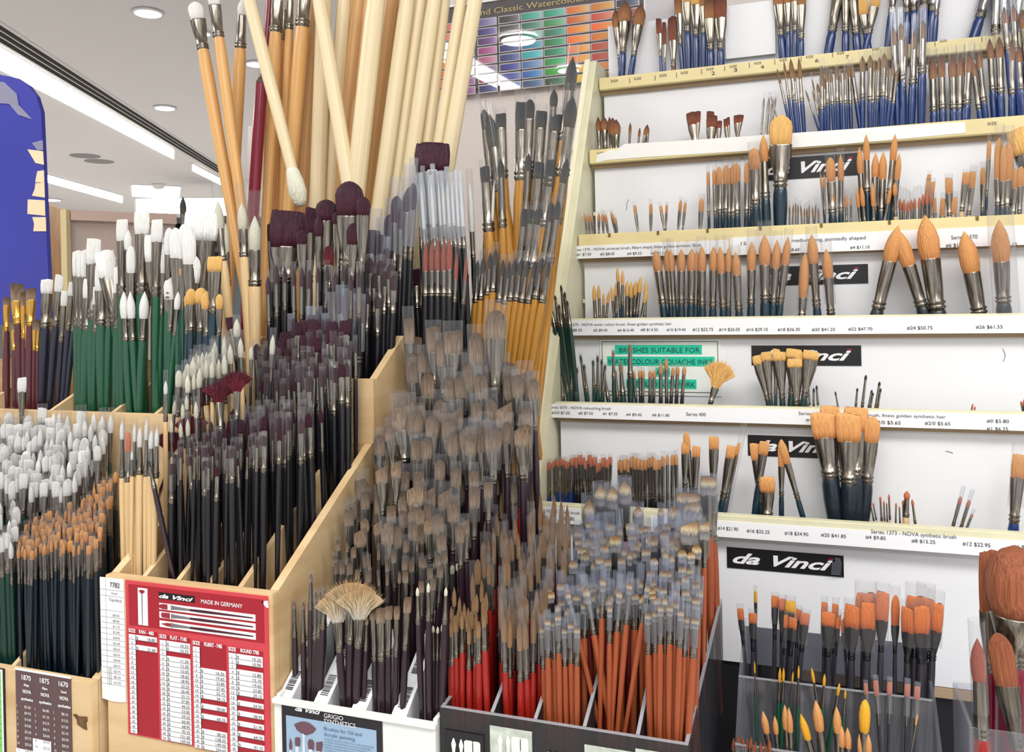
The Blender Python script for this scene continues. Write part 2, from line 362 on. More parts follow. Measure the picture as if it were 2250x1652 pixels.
# lettering: many short texts baked into one thin mesh
def letters(parent, items, m, name='lettering'):
    """items: (text, world point of the left end of the baseline, cap height m, width m or None, shear, bold)"""
    bm = bmesh.new()
    for t in items:
        body, p, hgt, wid = t[:4]; sh = t[4] if len(t) > 4 else 0; bold = t[5] if len(t) > 5 else 0
        cu = bpy.data.curves.new('t', 'FONT'); cu.body = body; cu.size = 1; cu.shear = sh; cu.offset = bold; cu.extrude = 0; cu.resolution_u = 3
        o = bpy.data.objects.new('t', cu); COL.objects.link(o)
        me = bpy.data.meshes.new_from_object(o)
        xs = [v.co.x for v in me.vertices] or [0, 1]; w0 = max(xs)-min(xs)
        s = hgt/.73; sx = (wid/w0) if wid else s; x0 = min(xs)
        n = len(bm.verts); bm.from_mesh(me); bm.verts.ensure_lookup_table()
        p = Vector(p)
        for v in bm.verts[n:]: v.co = Vector((p.x+(v.co.x-x0)*sx, p.y-.0004, p.z+v.co.y*s))
        bpy.data.objects.remove(o); bpy.data.curves.remove(cu); bpy.data.meshes.remove(me)
    me = bpy.data.meshes.new(name); bm.to_mesh(me); bm.free()
    return link(name, me, m, parent)
def tline(body, x0, y0, x1, Y, hpx, sh=0, bold=0):
    """a text whose baseline starts at pixel (x0, y0) and runs to pixel column x1 on the plane at Y"""
    a = P(x0, y0, Y); b = P(x1, y0, Y); return (body, a, hpx*mpp(a), b.x-a.x, sh, bold)
def rect(mb, X0, X1, Z0, Z1, Y, t=.0006):
    mb.box(min(X0, X1), max(X0, X1), Y, Y+t, min(Z0, Z1), max(Z0, Z1)); return mb

# ================================================================ THE SHOP
wallm = mat('wall_paint', (222, 220, 220), .7); ceilm = mat('ceiling_paint', (236, 235, 238), .8)
floorm = mat('shop_floor', (205, 200, 192), .5, noise=.1, scale=(2, 2, 2))
tag(MB().box(-16, 8, -6, 16, -.02, 0).build('floor', floorm), kind='structure')
tag(MB().box(-16, 8, -6, 16, CEIL, CEIL+.05).build('ceiling', ceilm), kind='structure')
tag(MB().box(-16, 8, 16, 16.1, 0, CEIL).build('wall_back', wallm), kind='structure')
tag(MB().box(-16.1, -16, -6, 16, 0, CEIL).build('wall_left', wallm), kind='structure')
glow = mat('lit_diffuser', (255, 252, 246), em=9); glow2 = mat('lit_panel', (255, 250, 242), em=14)
trimw = mat('light_trim', (235, 235, 236), .4); slot = mat('vent_slot_black', (40, 38, 38), .8); grille = mat('speaker_grille', (150, 148, 150), .7)
def ceilquad(px, z=CEIL-.012): return [PZ(x, y, z) for x, y in px]
def strip_light(px, label, grp=None):
    r = empty('ceiling_light', sum(ceilquad(px), Vector())/4); tag(r, label, 'ceiling light')
    q = [p-r.location for p in ceilquad(px)]
    MB().prism(q, (0, 0, .01)).build('diffuser', glow, r)
    c = sum(q, Vector())/4
    MB().prism([c+(p-c)*1.0+(p-c).normalized()*.05+Vector((0, 0, .004)) for p in q], (0, 0, .007)).build('frame', trimw, r)
strip_light([(-260, -48), (-260, 20), (381, 350), (381, 329)], 'long bright strip light running beside the black slotted vent')
strip_light([(424, 362), (424, 376), (520, 424), (520, 412)], 'short strip light continuing beyond the grey gap of the long strip')
strip_light([(60, 373), (60, 389), (268, 446), (268, 431)], 'lower strip light ending above the wooden cabinet')
strip_light([(290, 408), (292, 432), (392, 438), (396, 412)], 'bright ceiling panel left of the largest one in the distance')
strip_light([(300, 438), (300, 466), (505, 474), (505, 436)], 'large glaring ceiling panel far behind the white brushes')
vt = empty('air_vent', PZ(200, 190, CEIL-.01)); tag(vt, 'long linear ceiling vent with three black slots', 'vent')
fr = [PZ(-200, -82, CEIL-.006), PZ(-200, -18, CEIL-.006), PZ(520, 408, CEIL-.006), PZ(520, 388, CEIL-.006)]
MB().prism([p-vt.location for p in fr], (0, 0, .005)).build('frame', trimw, vt)
for k in range(3):
    a0, a1 = (-70+17*k, -61+17*k); b0, b1 = (392+4.6*k, 394.4+4.6*k)
    MB().prism([PZ(x, y, CEIL-.012)-vt.location for x, y in ((-200, a0), (-200, a1), (520, b1), (520, b0))], (0, 0, .005)).build('slot', slot, vt)
def downlight(x, y, r, label, z=CEIL):
    c = PZ(x, y, z) if not isinstance(x, Vector) else x
    o = empty('downlight', c); tag(o, label, 'downlight', 'round ceiling downlights')
    bm = MB(); bm.disc((0, 0, -.004), r, 28, (0, 0, -.008)); bm.build('lamp', glow2, o)
    rg = loft([(0, r*1.0, r*1.0), (-.006, r*1.22, r*1.22), (-.012, r*1.15, r*1.15), (-.012, r*1.0, r*1.0)], 28, cap=False); link('ring', rg, trimw, o)
downlight(325, 25, .055, 'largest round downlight on the grey ceiling, nearest the top')
downlight(362, 235, .06, 'round downlight on the ceiling below the largest one')
downlight(563, 138, .05, 'round downlight peeping out beside the pale leaning handle')
downlight(447, 70, .03, 'small round downlight seen between two honey coloured handles')
downlight(110, 438, .11, 'far round downlight just above the wooden cabinet')
downlight(444, 447, .11, 'far round downlight right of the glaring ceiling panel')
for x, y, lb in ((187, 343, 'round grey ceiling speaker, the upper left one of a pair'), (218, 355, 'round grey ceiling speaker, the lower right one of a pair')):
    c = PZ(x, y, CEIL-.003); o = MB().disc((0, 0, 0), .12, 28, (0, 0, .006)).build('ceiling_speaker', grille); o.location = c; tag(o, lb, 'speaker', 'ceiling speakers')
c = PZ(348, 405, CEIL-.002); o = link('smoke_detector', loft([(0, .07, .07), (-.03, .06, .06), (-.05, .03, .03)], 20), trimw); o.location = c; tag(o, 'small white smoke detector on the ceiling above the bright panels', 'smoke detector')
# ceiling lamps behind the viewer; the glossy chart mirrors them
CH_Y = 1.52
def mirrored(px, py):
    p = P(px, py, CH_Y); r = ray(px, py); r = Vector((r.x, -r.y, r.z)); return p+r*((CEIL-.012-p.z)/r.z)
for i, (x, y, r_) in enumerate(((1140, 86, .085), (1250, 152, .06))):
    downlight(mirrored(x, y), 0, r_, ('round downlight behind the viewer, mirrored in the colour chart', 'smaller round downlight behind the viewer, mirrored low in the chart')[i])
q = [mirrored(*p) for p in ((955, 84), (955, 128), (1130, 212), (1170, 212))]
r = empty('ceiling_light', sum(q, Vector())/4); tag(r, 'strip light behind the viewer, mirrored as a slanting bar in the chart', 'ceiling light')
MB().prism([p-r.location for p in q], (0, 0, .01)).build('diffuser', glow, r)

# wall behind the displays and the colour chart
tag(MB().box(P(880, 300, CH_Y).x, 1.6, CH_Y+.012, CH_Y+.03, 0, 3).build('wall_display', mat('beige_board', (214, 206, 202), .5)), kind='structure').hide_render = False
bl, brp = P(905, 222, CH_Y), P(1418, 140, CH_Y)
chart = empty('colour_chart', P(1160, 150, CH_Y)); tag(chart, 'glossy black watercolour chart with rows of colour swatches on the wall', 'chart')
cm = mat('chart_gloss_black', (58, 52, 54), .5, coat=1); cm.node_tree.nodes['Principled BSDF'].inputs['Coat Roughness'].default_value = 0; cm.node_tree.nodes['Principled BSDF'].inputs['Coat IOR'].default_value = 1.9
z_bot = P(1100, 189, CH_Y).z; z_top = P(975, 20, CH_Y).z
MB().box(bl.x-chart.location.x, brp.x-chart.location.x, -.002+CH_Y-chart.location.y, .010, z_bot-chart.location.z, z_top-chart.location.z).build('board', cm, chart)
sw = bpy.data.meshes.new('swatches'); bm = bmesh.new(); cl = bm.loops.layers.color.new('Col')
cols = [(962, 998, [(225, 90, 80), (232, 130, 90), (235, 150, 105), (240, 165, 120), (245, 160, 90), (240, 140, 60), (245, 165, 40), (240, 190, 30)]),
        (1004, 1042, [(150, 60, 150)]*8),
        (1052, 1091, [(150, 140, 190), (80, 60, 160), (120, 50, 150), (190, 90, 160), (200, 120, 165), (120, 80, 140), (200, 80, 130), (60, 60, 150)]),
        (1099, 1142, [(70, 62, 70), (56, 52, 60), (50, 44, 60), (60, 70, 150), (50, 80, 160), (40, 60, 170), (45, 80, 180), (50, 110, 190)]),
        (1148, 1192, [(70, 190, 175), (60, 150, 130), (50, 170, 160), (40, 160, 190), (60, 200, 205), (110, 160, 205), (40, 140, 205), (60, 110, 160)]),
        (1197, 1243, [(60, 190, 160), (90, 180, 120), (30, 160, 130), (30, 165, 105), (20, 165, 120), (30, 185, 110), (60, 190, 70), (40, 120, 70)]),
        (1248, 1296, [(235, 160, 50), (225, 140, 50), (245, 165, 40), (250, 160, 40), (250, 170, 50), (248, 175, 30), (245, 200, 60), (245, 210, 60)]),
        (1301, 1350, [(225, 165, 50), (225, 120, 80), (250, 150, 40), (235, 165, 40), (220, 110, 70), (215, 100, 70), (240, 160, 60), (230, 120, 60)]),
        (1357, 1405, [(60, 80, 110), (170, 70, 90), (90, 70, 130), (110, 90, 70), (190, 150, 60), (200, 60, 60), (60, 110, 90), (90, 90, 90)])]
pitch = mpp(P(1170, 100, CH_Y))*21.2; zt = P(1170, 29, CH_Y).z; frames = MB(); cells = MB()
for x0, x1, cc in cols:
    X0, X1 = P(x0, 80, CH_Y).x, P(x1, 80, CH_Y).x
    for k, c in enumerate(cc):
        z1 = zt-k*pitch; z0 = z1-pitch*.66
        rect(frames, X0-.0015-chart.location.x, X1+.0015-chart.location.x, z0-.0015-chart.location.z, z1+.0015-chart.location.z, -.0035+CH_Y-chart.location.y, .001)
        N = 5
        for j in range(N):
            a, b = X0+(X1-X0)*j/N, X0+(X1-X0)*(j+1)/N
            f = bm.faces.new([bm.verts.new((x-chart.location.x, -.0042+CH_Y-chart.location.y, z-chart.location.z)) for x, z in ((a, z0), (b, z0), (b, z1), (a, z1))])
            for l, t in zip(f.loops, (j, j+1, j+1, j)):
                q = .06+(t/N)*.62; l[cl] = lin([v+(245-v)*q for v in c])
bm.to_mesh(sw); bm.free()
SM = bpy.data.materials.new('printed_swatches'); SM.use_nodes = True; nt = SM.node_tree; va = nt.nodes.new('ShaderNodeVertexColor'); va.layer_name = 'Col'
pb = nt.nodes['Principled BSDF']; nt.links.new(va.outputs[0], pb.inputs['Base Color']); pb.inputs['Roughness'].default_value = .5; pb.inputs['Coat Weight'].default_value = 1; pb.inputs['Coat Roughness'].default_value = 0; pb.inputs['Coat IOR'].default_value = 1.9
frames.build('swatch_frames', mat('swatch_border', (205, 200, 205), .1, coat=.5), chart); link('swatches', sw, SM, chart)
gold = mat('gold_print', (176, 158, 112), .3, coat=.3)
lt = letters(chart, [tline('Holland Classic Watercolours', 1008, 41, 1297, CH_Y-.003, 13, 0, .012)], gold); lt.matrix_parent_inverse = Matrix.Translation(-chart.location)
MB().box(brp.x-chart.location.x, brp.x-chart.location.x+.006, -.004, .01, z_bot-chart.location.z, z_top-chart.location.z).build('edge_strip', trimw, chart)
MB().box(bl.x-chart.location.x, brp.x-chart.location.x, -.005, .01, z_top-chart.location.z, z_top-chart.location.z+.004).build('edge_strip', trimw, chart)
gc = MB(); a, b = P(1421, 50, CH_Y-.01), P(1480, -20, CH_Y-.01); rect(gc, a.x, b.x, a.z, b.z, CH_Y-.01, .002); tag(gc.build('grey_card', mat('grey_card', (196, 192, 196), .4)), 'plain grey card on the wall right of the colour chart', 'card')

# blue panel, tape, cabinet and far shelving
BY = 1.15
bp_ = [(-330, 160), (0, 164), (36, 171), (62, 188), (80, 212), (90, 245), (94, 330), (100, 470), (106, 600), (108, 700), (-330, 760)]
tag(MB().prism([P(x, y, BY) for x, y in bp_], (0, .008, 0)).build('blue_panel', mat('blue_laminate', (52, 56, 156), .35, noise=.03)), 'tall royal blue panel with a rounded top corner beside the ceiling view', 'panel')
tapem = mat('masking_tape', (230, 208, 172), .7); ctape = clearmat('clear_tape', milk=.25, edge=.5)
for pts, lb in (([(60, 328), (94, 332), (96, 362), (78, 358)], 'topmost piece of masking tape on the blue panel edge'),
                ([(82, 376), (96, 374), (97, 402), (77, 400)], 'second piece of masking tape from the top on the blue panel'),
                ([(78, 402), (97, 402), (98, 434), (70, 430), (76, 416)], 'third piece of masking tape from the top on the blue panel'),
                ([(61, 438), (98, 440), (99, 474), (60, 470)], 'fourth piece of masking tape from the top on the blue panel'),
                ([(71, 477), (100, 477), (101, 508), (73, 508), (75, 492)], 'lowest piece of masking tape on the blue panel edge')):
    tag(MB().prism([P(x, y, BY-.0012) for x, y in pts], (0, .0010, 0)).build('masking_tape', tapem), lb, 'tape', 'masking tape pieces on the blue panel')
for pts, lb in (([(-40, 178), (8, 180), (36, 206), (40, 230), (70, 262), (40, 252), (20, 228), (-40, 224)], 'crumpled clear tape across the top of the blue panel'),
                ([(70, 314), (93, 308), (94, 329), (82, 330)], 'shiny scrap of clear tape above the masking tape')):
    tag(MB().prism([P(x, y, BY-.0025) for x, y in pts], (0, .0010, 0)).build('clear_tape', ctape), lb, 'tape', 'clear tape pieces on the blue panel')
screwm = mat('screw_head', (190, 190, 200), .3, .8)
C0 = P(153, 462, 1.9); R0 = P(384, 480, 2.15); L0 = P(103, 440, 2.12); L0.z = C0.z+.03; R0.z = C0.z
cab = empty('wooden_cabinet', (C0.x, C0.y, .0)); tag(cab, 'brown wooden cabinet with a beige front behind the white brushes', 'cabinet')
def rel(p, o): return Vector(p)-o.location
A = [Vector((C0.x, C0.y, 0)), Vector((R0.x, R0.y, 0)), Vector((R0.x+L0.x-C0.x, R0.y+L0.y-C0.y, 0)), Vector((L0.x, L0.y, 0))]
MB().prism([rel(p, cab) for p in A], (0, 0, C0.z-.03)).build('body', mat('cabinet_beige', (196, 176, 166), .6, noise=.03), cab)
n2 = Vector((L0.y-C0.y, C0.x-L0.x, 0)).normalized()*-.014
MB().prism([rel(Vector((C0.x, C0.y, 0)), cab), rel(Vector((C0.x, C0.y, C0.z)), cab), rel(Vector((C0.x+(L0.x-C0.x)*.7, C0.y+(L0.y-C0.y)*.7, C0.z+.045)), cab), rel(Vector((L0.x, L0.y, C0.z+.02)), cab), rel(Vector((L0.x, L0.y, 0)), cab)], n2).build('side_panel', woodmat('cabinet_wood', (176, 126, 66), (140, 92, 40), (6, 6, 6)), cab)
MB().box(-.012, .010, -.022, -.008, 0, C0.z-.0).build('edge_strip', mat('edge_band', (214, 196, 150), .5), cab)
d = (R0-C0).normalized(); nrm = Vector((d.y, -d.x, 0))*.02
MB().prism([rel(C0-Vector((0, 0, .03)), cab), rel(R0-Vector((0, 0, .03)), cab), rel(R0, cab), rel(C0, cab)], nrm).build('top_rail', mat('cabinet_rail', (206, 178, 166), .4), cab)
# dark shelving far away
fs = empty('far_shelf', P(430, 560, 7.0)); fs.location.z = 0; tag(fs, 'dark display shelf in the distance behind the white brushes', 'shelf')
a, b = P(385, 470, 7.0), P(520, 560, 7.0)
for zt_ in (P(430, 478, 7).z, P(430, 508, 7).z, P(430, 545, 7).z): MB().box(a.x-fs.location.x, b.x-fs.location.x, 0, .4, zt_-.05, zt_).build('shelf_board', mat('dark_shelf', (40, 40, 46), .5), fs)
MB().box(a.x-fs.location.x, b.x-fs.location.x, .4, .42, 0, P(430, 474, 7).z).build('back_panel', mat('shelf_back', (90, 96, 100), .6), fs)
MB().box(a.x-fs.location.x-.02, a.x-fs.location.x, 0, .42, 0, P(430, 474, 7).z).build('side_panel', mat('dark_shelf', (40, 40, 46), .5), fs)
colr = MB(); a, b = P(268, 470, 9.5), P(286, 470, 9.5); colr.box(a.x, b.x, 9.5, 9.8, 0, CEIL-.001); tag(colr.build('column_white', wallm), kind='structure')

# ================================================================ SHELF UNIT (right)
X0 = -.337; XR = .62
RY = {1: 1.425, 2: 1.345, 3: 1.265, 4: 1.19, 5: 1.115, 6: 1.04}
LE = {1: (1330, 170, 197), 2: (1303, 329, 360), 3: (1262, 516, 568), 4: (1250, 700, 737), 5: (1206, 883, 917), 6: (1177, 1104, 1144)}
ZT = {i: P(LE[i][0], LE[i][1], RY[i]).z for i in RY}; ZB = {i: P(LE[i][0], LE[i][2], RY[i]).z for i in RY}
COUNTER = .98
unit = empty('shelf_unit', (X0, RY[6], COUNTER)); tag(unit, 'cream stepped wall rack with white back boards and price ledges', 'shelf unit')
U = lambda mb, n, m_: setattr(mb.build(n, m_, unit), 'matrix_parent_inverse', Matrix.Translation(-unit.location))
def ledge_y(i):
    return lambda px: CY-((P(px, 500, RY[i]).x*0)) # replaced below
def proj(p):
    v = Vector(p)-CAM; z = v.dot(fwd); return CX+F*v.dot(rt)/z, CY-F*v.dot(up)/z
def ledge_px(i, px, z=None):
    z = ZT[i] if z is None else z
    r = ray(px, 600); X = r.x/r.y*RY[i]; return proj((X, RY[i], z))[1]
for i in RY:
    mtl = cream2 if i in (1, 2, 3) else cream
    w = 'ledge'
    mb = MB(); mb.box(X0, XR, RY[i], RY[i]+.012, ZB[i], ZT[i], .0012); U(mb, 'ledge', mtl)
    mb = MB(); mb.box(X0, XR, RY[i]+.0125, RY[i]+.019, ZB[i]-.006, ZB[i]+.012); U(mb, 'ledge_backing', mat('mdf_brown', (176, 152, 122), .7))
    pb_y = RY[i-1]+.019 if i > 1 else RY[1]+.06
    topz = ZB[i-1]+.004 if i > 1 else P(1420, 47, pb_y).z
    mb = MB(); mb.box(X0+.004, XR, pb_y, pb_y+.004, ZT[i]-.10, topz); U(mb, 'back_board', white)
    mb = MB(); mb.box(X0, XR, RY[i]+.02, pb_y-.001, ZT[i]-.106, ZT[i]-.10); U(mb, 'bin_floor', cream)
# lowest board; a black sheet stands in for the shade of the void below
zb7 = P(1600, 1452, RY[6]+.019).z
mb = MB(); mb.box(X0+.004, XR, RY[6]+.019, RY[6]+.023, zb7, ZB[6]+.004); U(mb, 'back_board', white)
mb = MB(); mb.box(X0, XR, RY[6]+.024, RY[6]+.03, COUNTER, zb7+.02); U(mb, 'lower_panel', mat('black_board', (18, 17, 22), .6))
mb = MB(); mb.box(X0+.3, XR, RY[6]+.017, RY[6]+.0235, zb7-.012, zb7-.001); U(mb, 'bottom_batten', mat('mdf_brown', (176, 152, 122), .7))
# slanted side board with a routed front edge
def side_prof(dy, z0, z1):
    a = (RY[6]+dy, P(1160, 1120, RY[6]).z); b = (RY[1]+dy, P(1345, 132, RY[1]).z)
    return a, b
(ya, za), (yb, zb_) = side_prof(-.006, 0, 0)
sl = (yb-ya)/(zb_-za); zlow = COUNTER+.02; ylow = ya-(za-zlow)*sl*.0
mb = MB(); mb.prism([(X0-.017, ya, COUNTER+.001), (X0-.017, ya, za), (X0-.017, yb, zb_), (X0-.017, yb+.10, zb_), (X0-.017, ya+.34, COUNTER+.001)], (.015, 0, 0)); U(mb, 'side_board', cream)
mb = MB(); mb.prism([(X0-.022, ya-.004, za-.3), (X0-.022, ya-.004, za), (X0-.022, yb-.004, zb_+.003), (X0-.022, yb+.003, zb_+.003), (X0-.022, ya+.003, za), (X0-.022, ya+.003, za-.3)], (.009, 0, 0)); U(mb, 'edge_moulding', mat('cream_edge', (236, 232, 204), .3))
# slots in ledge 3
for sx in (1336, 1443, 1552, 1668, 1802, 1952, 2145):
    mb = MB(); a = P(sx, 512, RY[3]-.0015); mb.box(a.x, a.x+.0035, RY[3]-.0012, RY[3]+.002, ZB[3]+.031, ZT[3]); U(mb, 'ledge_slot', mat('slot_brown', (120, 96, 40), .7))

def strip(i, x0, x1, ya_, yb_, texts, label, m_=paper, name='price_label'):
    """a paper strip on ledge i between pixel columns; texts: (body, x0, y0, x1, hpx, inkmat)"""
    Yp = RY[i]-.0009; a = P(x0, ya_, Yp); b = P(x1, ya_, Yp); c = P(x0, yb_, Yp)
    o = empty(name, ((a.x+b.x)/2, Yp, c.z)); tag(o, label, 'price label', 'price labels on the ledges')
    mb = MB(); rect(mb, a.x, b.x, c.z, a.z, Yp, .0008); q = mb.build('card', m_, o); q.matrix_parent_inverse = Matrix.Translation(-o.location)
    by = {}
    for t in texts: by.setdefault(t[5].name, [t[5], []])[1].append(tline(t[0], t[1], t[2], t[3], Yp-.0003, t[4]))
    for m2, its in by.values(): letters(o, its, m2).matrix_parent_inverse = Matrix.Translation(-o.location)
I, Lk = inkb, inkl
strip(3, 1256, 1600, 541, 569, [('Series 1375 - NOVA universal brush, filbert shape, finest golden synthetic fibres', 1258, 552, 1541, 6, ink), ('#1 $7.50', 1268, 562, 1299, 6, I), ('#2 $8.05', 1319, 561, 1350, 6, I), ('#4 $9.55', 1378, 560, 1410, 6, I), ('#6 $11.90', 1430, 559, 1470, 6, I), ('12', 1628, 538, 1640, 7, ink)], 'white price strip beginning Series 1375 at the left of the slotted ledge')
strip(3, 1604, 2560, 522, 561, [('medium long, pointedly shaped', 1740, 532, 1902, 8, ink), ('$8.60', 1734, 552, 1757, 7, I), ('#4 $11.10', 1868, 547, 1911, 7, I), ('Series 1370', 2090, 526, 2148, 9, ink), ('#6 $16.10', 2078, 543, 2128, 8, I), ('$22.15', 2200, 541, 2235, 8, I)], 'long white price strip reading pointedly shaped on the slotted ledge')
strip(4, 1250, 2560, 704, 737, [('1570 - NOVA water colour brush, finest golden synthetic hair', 1256, 716, 1476, 6, ink), ('$8.30', 1259, 728, 1279, 6, I), ('#5 $9.45', 1304, 728, 1335, 6, I), ('#6 $10.40', 1357, 728, 1393, 6, I), ('#8 $14.55', 1408, 727, 1446, 6, I), ('#10 $19.40', 1465, 727, 1507, 6, I), ('#12 $22.75', 1522, 727, 1567, 7, I), ('#14 $26.05', 1580, 727, 1626, 7, I), ('#16 $29.10', 1640, 727, 1687, 7, I), ('#18 $36.30', 1709, 727, 1758, 7, I), ('#20 $41.25', 1784, 727, 1835, 7, I), ('#22 $47.70', 1864, 726, 1917, 7, I), ('#24 $50.75', 1993, 724, 2049, 8, I), ('#26 $61.55', 2144, 722, 2203, 8, I)], 'long white price strip running from $8.30 to #26 $61.55')
strip(5, 1206, 2560, 887, 917, [('Series 5575 - NOVA retouching brush', 1207, 897, 1342, 6, ink), ('#3/0 $7.05', 1213, 909, 1252, 6, I), ('#0 $7.05', 1271, 910, 1303, 6, I), ('#1 $7.35', 1325, 911, 1357, 6, I), ('#4 $9.45', 1376, 913, 1410, 6, I), ('#6 $11.80', 1433, 914, 1471, 6, I), ('Series 400', 1508, 913, 1551, 8, ink), ('Series 1570 - NOVA spotting brush, finest golden synthetic hair', 1755, 911, 2078, 7, ink), ('#10', 1771, 925, 1790, 7, I), ('#3/0 $5.65', 1920, 931, 1979, 8, I), ('#2/0 $5.65', 2032, 933, 2088, 8, I), ('#0 $5.80', 2168, 928, 2217, 8, I), ('#1 $6.25', 2168, 945, 2215, 8, I)], 'long white price strip beginning Series 5575 retouching brush')
strip(6, 1177, 1274, 1112, 1146, [('5122 NOVA spotty brush', 1181, 1124, 1274, 7, ink), ('1 $6.55', 1180, 1138, 1203, 8, I), ('$8.80', 1240, 1142, 1262, 8, I)], 'short white price slip at the left end of the lowest ledge')
strip(6, 1430, 2560, 1134, 1168, [('#14 $21.90', 1577, 1163, 1622, 8, I), ('#16 $25.25', 1641, 1169, 1691, 8, I), ('#18 $34.90', 1724, 1174, 1776, 8, I), ('#20 $41.85', 1804, 1178, 1859, 8, I), ('Series 1373 - NOVA synthetic brush', 1914, 1171, 2101, 9, ink), ('#4 $9.85', 1902, 1183, 1946, 8, I), ('#8 $15.25', 2003, 1191, 2055, 8, I), ('#12 $22.95', 2115, 1198, 2176, 9, I), ('#16 $31.20', 2220, 1204, 2280, 9, I)], 'long white price strip reading Series 1373 on the lowest ledge')
# torn white paper on ledge 2, stamps on ledges 1 and 2
t2 = [(1312, 340), (1345, 328), (1352, 331), (1372, 316), (1500, 309), (1860, 284), (2120, 268), (2122, 292), (1860, 316), (1600, 334), (1420, 345), (1330, 352), (1310, 358)]
tag(MB().prism([P(x, y, RY[2]-.0009) for x, y in t2], (0, .0008, 0)).build('torn_label', mat('torn_white_paper', (240, 240, 236), .7)), 'long torn white paper strip stuck along the second ledge', 'label')
st = [(1342, 181), (1393, 176), (1449, 169), (1496, 163), (1552, 155), (1603, 149), (1657, 142), (1713, 135), (1771, 128), (1839, 120), (1916, 111), (2065, 93), (2170, 80)]
its = [tline('SIZE', x, y, x+16, RY[1]-.0004, 5.2) for x, y in st]+[tline('SIZE', 1312, 341, 1328, RY[2]-.0004, 6), tline('SIZE', 2170, 275, 2190, RY[2]-.0004, 6.5)]
its += [tline(s_, x, y, x+8, RY[1]-.0004, 8) for s_, x, y in (('2', 1563, 165), ('3', 1612, 158), ('4', 1671, 151), ('6', 1791, 137), ('7', 1858, 129))]
its += [tline('l', x, y, x+1.2, RY[1]-.0004, 12) for x, y in ((1383, 183), (1439, 177), (1486, 171), (1541, 163), (1592, 156), (1646, 149), (1702, 142), (1760, 136), (1829, 126), (2054, 102), (2157, 92))]
letters(unit, its, ink, 'size_stamps').matrix_parent_inverse = Matrix.Translation(-unit.location)

# brand strips
def brand(x0, x1, y0, y1, Y, label):
    a = P(x0, y0, Y); b = P(x1, y0, Y); c = P(x0, y1, Y); o = empty('brand_sign', ((a.x+b.x)/2, Y, c.z)); tag(o, label, 'sign', 'black brand signs on the white boards')
    mb = MB(); rect(mb, a.x, b.x, c.z, a.z, Y-.0012, .0011); mb.build('backing', black, o).matrix_parent_inverse = Matrix.Translation(-o.location)
    w_ = b.x-a.x; h_ = a.z-c.z
    letters(o, [('da Vinci', (a.x+w_*.05, Y-.0014, c.z+h_*.27), h_*.52, w_*.86, .42, .028)], whitep).matrix_parent_inverse = Matrix.Translation(-o.location)
    mb = MB(); q = Vector((a.x+w_*.895, Y-.0016, c.z+h_*.80)); s_ = h_*.09
    mb.prism([q+Vector((-s_, 0, -s_*.5)), q+Vector((s_, 0, -s_*.5)), q+Vector((s_*1.3, 0, s_*.5)), q+Vector((s_*.5, 0, s_*.1)), q+Vector((0, 0, s_*.7)), q+Vector((-s_*.5, 0, s_*.1)), q+Vector((-s_*1.3, 0, s_*.5))], (0, .0004, 0)).build('crown', mat('logo_red', (150, 30, 50), .5), o).matrix_parent_inverse = Matrix.Translation(-o.location)
PB = {i: RY[i-1]+.019 for i in range(2, 8)}
brand(1672, 1892, 351, 398, PB[3], 'black sign with white script, behind the largest orange brush on the third tier')
brand(1672, 1907, 587, 628, PB[4], 'black sign with white script, left of the huge pointed orange brushes')
brand(1651, 1892, 759, 802, PB[5], 'black sign with white script, partly behind the gold flat brushes')
brand(1643, 1868, 955, 1000, PB[6], 'black sign with white script, behind the big flat orange brushes')
brand(1597, 1853, 1201, 1246, PB[7], 'fully visible black sign with white script on the lowest board')
# green highlighted notice
Yn = PB[5]-.002; a = P(1318, 746, Yn); b = P(1584, 746, Yn); c = P(1318, 866, Yn)
no = empty('notice_card', ((a.x+b.x)/2, Yn, c.z)); tag(no, 'white notice reading brushes suitable for watercolour, highlighted in green', 'notice')
def relp(o, par): o.matrix_parent_inverse = Matrix.Translation(-par.location); return o
mb = MB(); rect(mb, a.x, b.x, c.z, a.z, Yn, .0015); relp(mb.build('card', mat('card_greenish_white', (236, 240, 234), .5), no), no)
def pquad(mb, x0, y0, x1, y1, Y, t=.0004): a = P(x0, y0, Y); b = P(x1, y0, Y); c = P(x0, y1, Y); return rect(mb, a.x, b.x, c.z, a.z, Y, t)
mb = MB()
for x0, y0, x1, y1 in ((1351, 758, 1542, 778), (1334, 783, 1570, 803), (1440, 807, 1472, 827), (1376, 832, 1530, 852)): pquad(mb, x0, y0, x1, y1, Yn-.0006)
relp(mb.build('highlight', mat('green_marker', (28, 198, 160), .6), no), no)
mb = MB()
for x0, y0, x1, y1 in ((1322, 750, 1577, 751.2), (1322, 858, 1577, 859.2), (1322, 750, 1323.2, 859), (1576, 750, 1577.2, 859)): pquad(mb, x0, y0, x1, y1, Yn-.0006)
relp(mb.build('border_line', ink, no), no)
relp(letters(no, [tline('BRUSHES SUITABLE FOR', 1361, 774, 1538, Yn-.001, 11), tline('WATERCOLOUR GOUACHE INKS', 1336, 799, 1566, Yn-.001, 11), tline('AND', 1442, 823, 1470, Yn-.001, 11), tline('DETAILED ARTWORK', 1378, 848, 1528, Yn-.001, 11)], mat('green_ink', (14, 92, 84), .6)), no)
# white cards standing at the top
for x0, x1, yt, yb, lb in ((1592, 1702, 14, 130, 'tall plain white card standing in the top tier'),):
    mb = MB(); pquad(mb, x0, yt, x1, yb, RY[1]+.05, .002); tag(mb.build('white_card', white), lb, 'card')
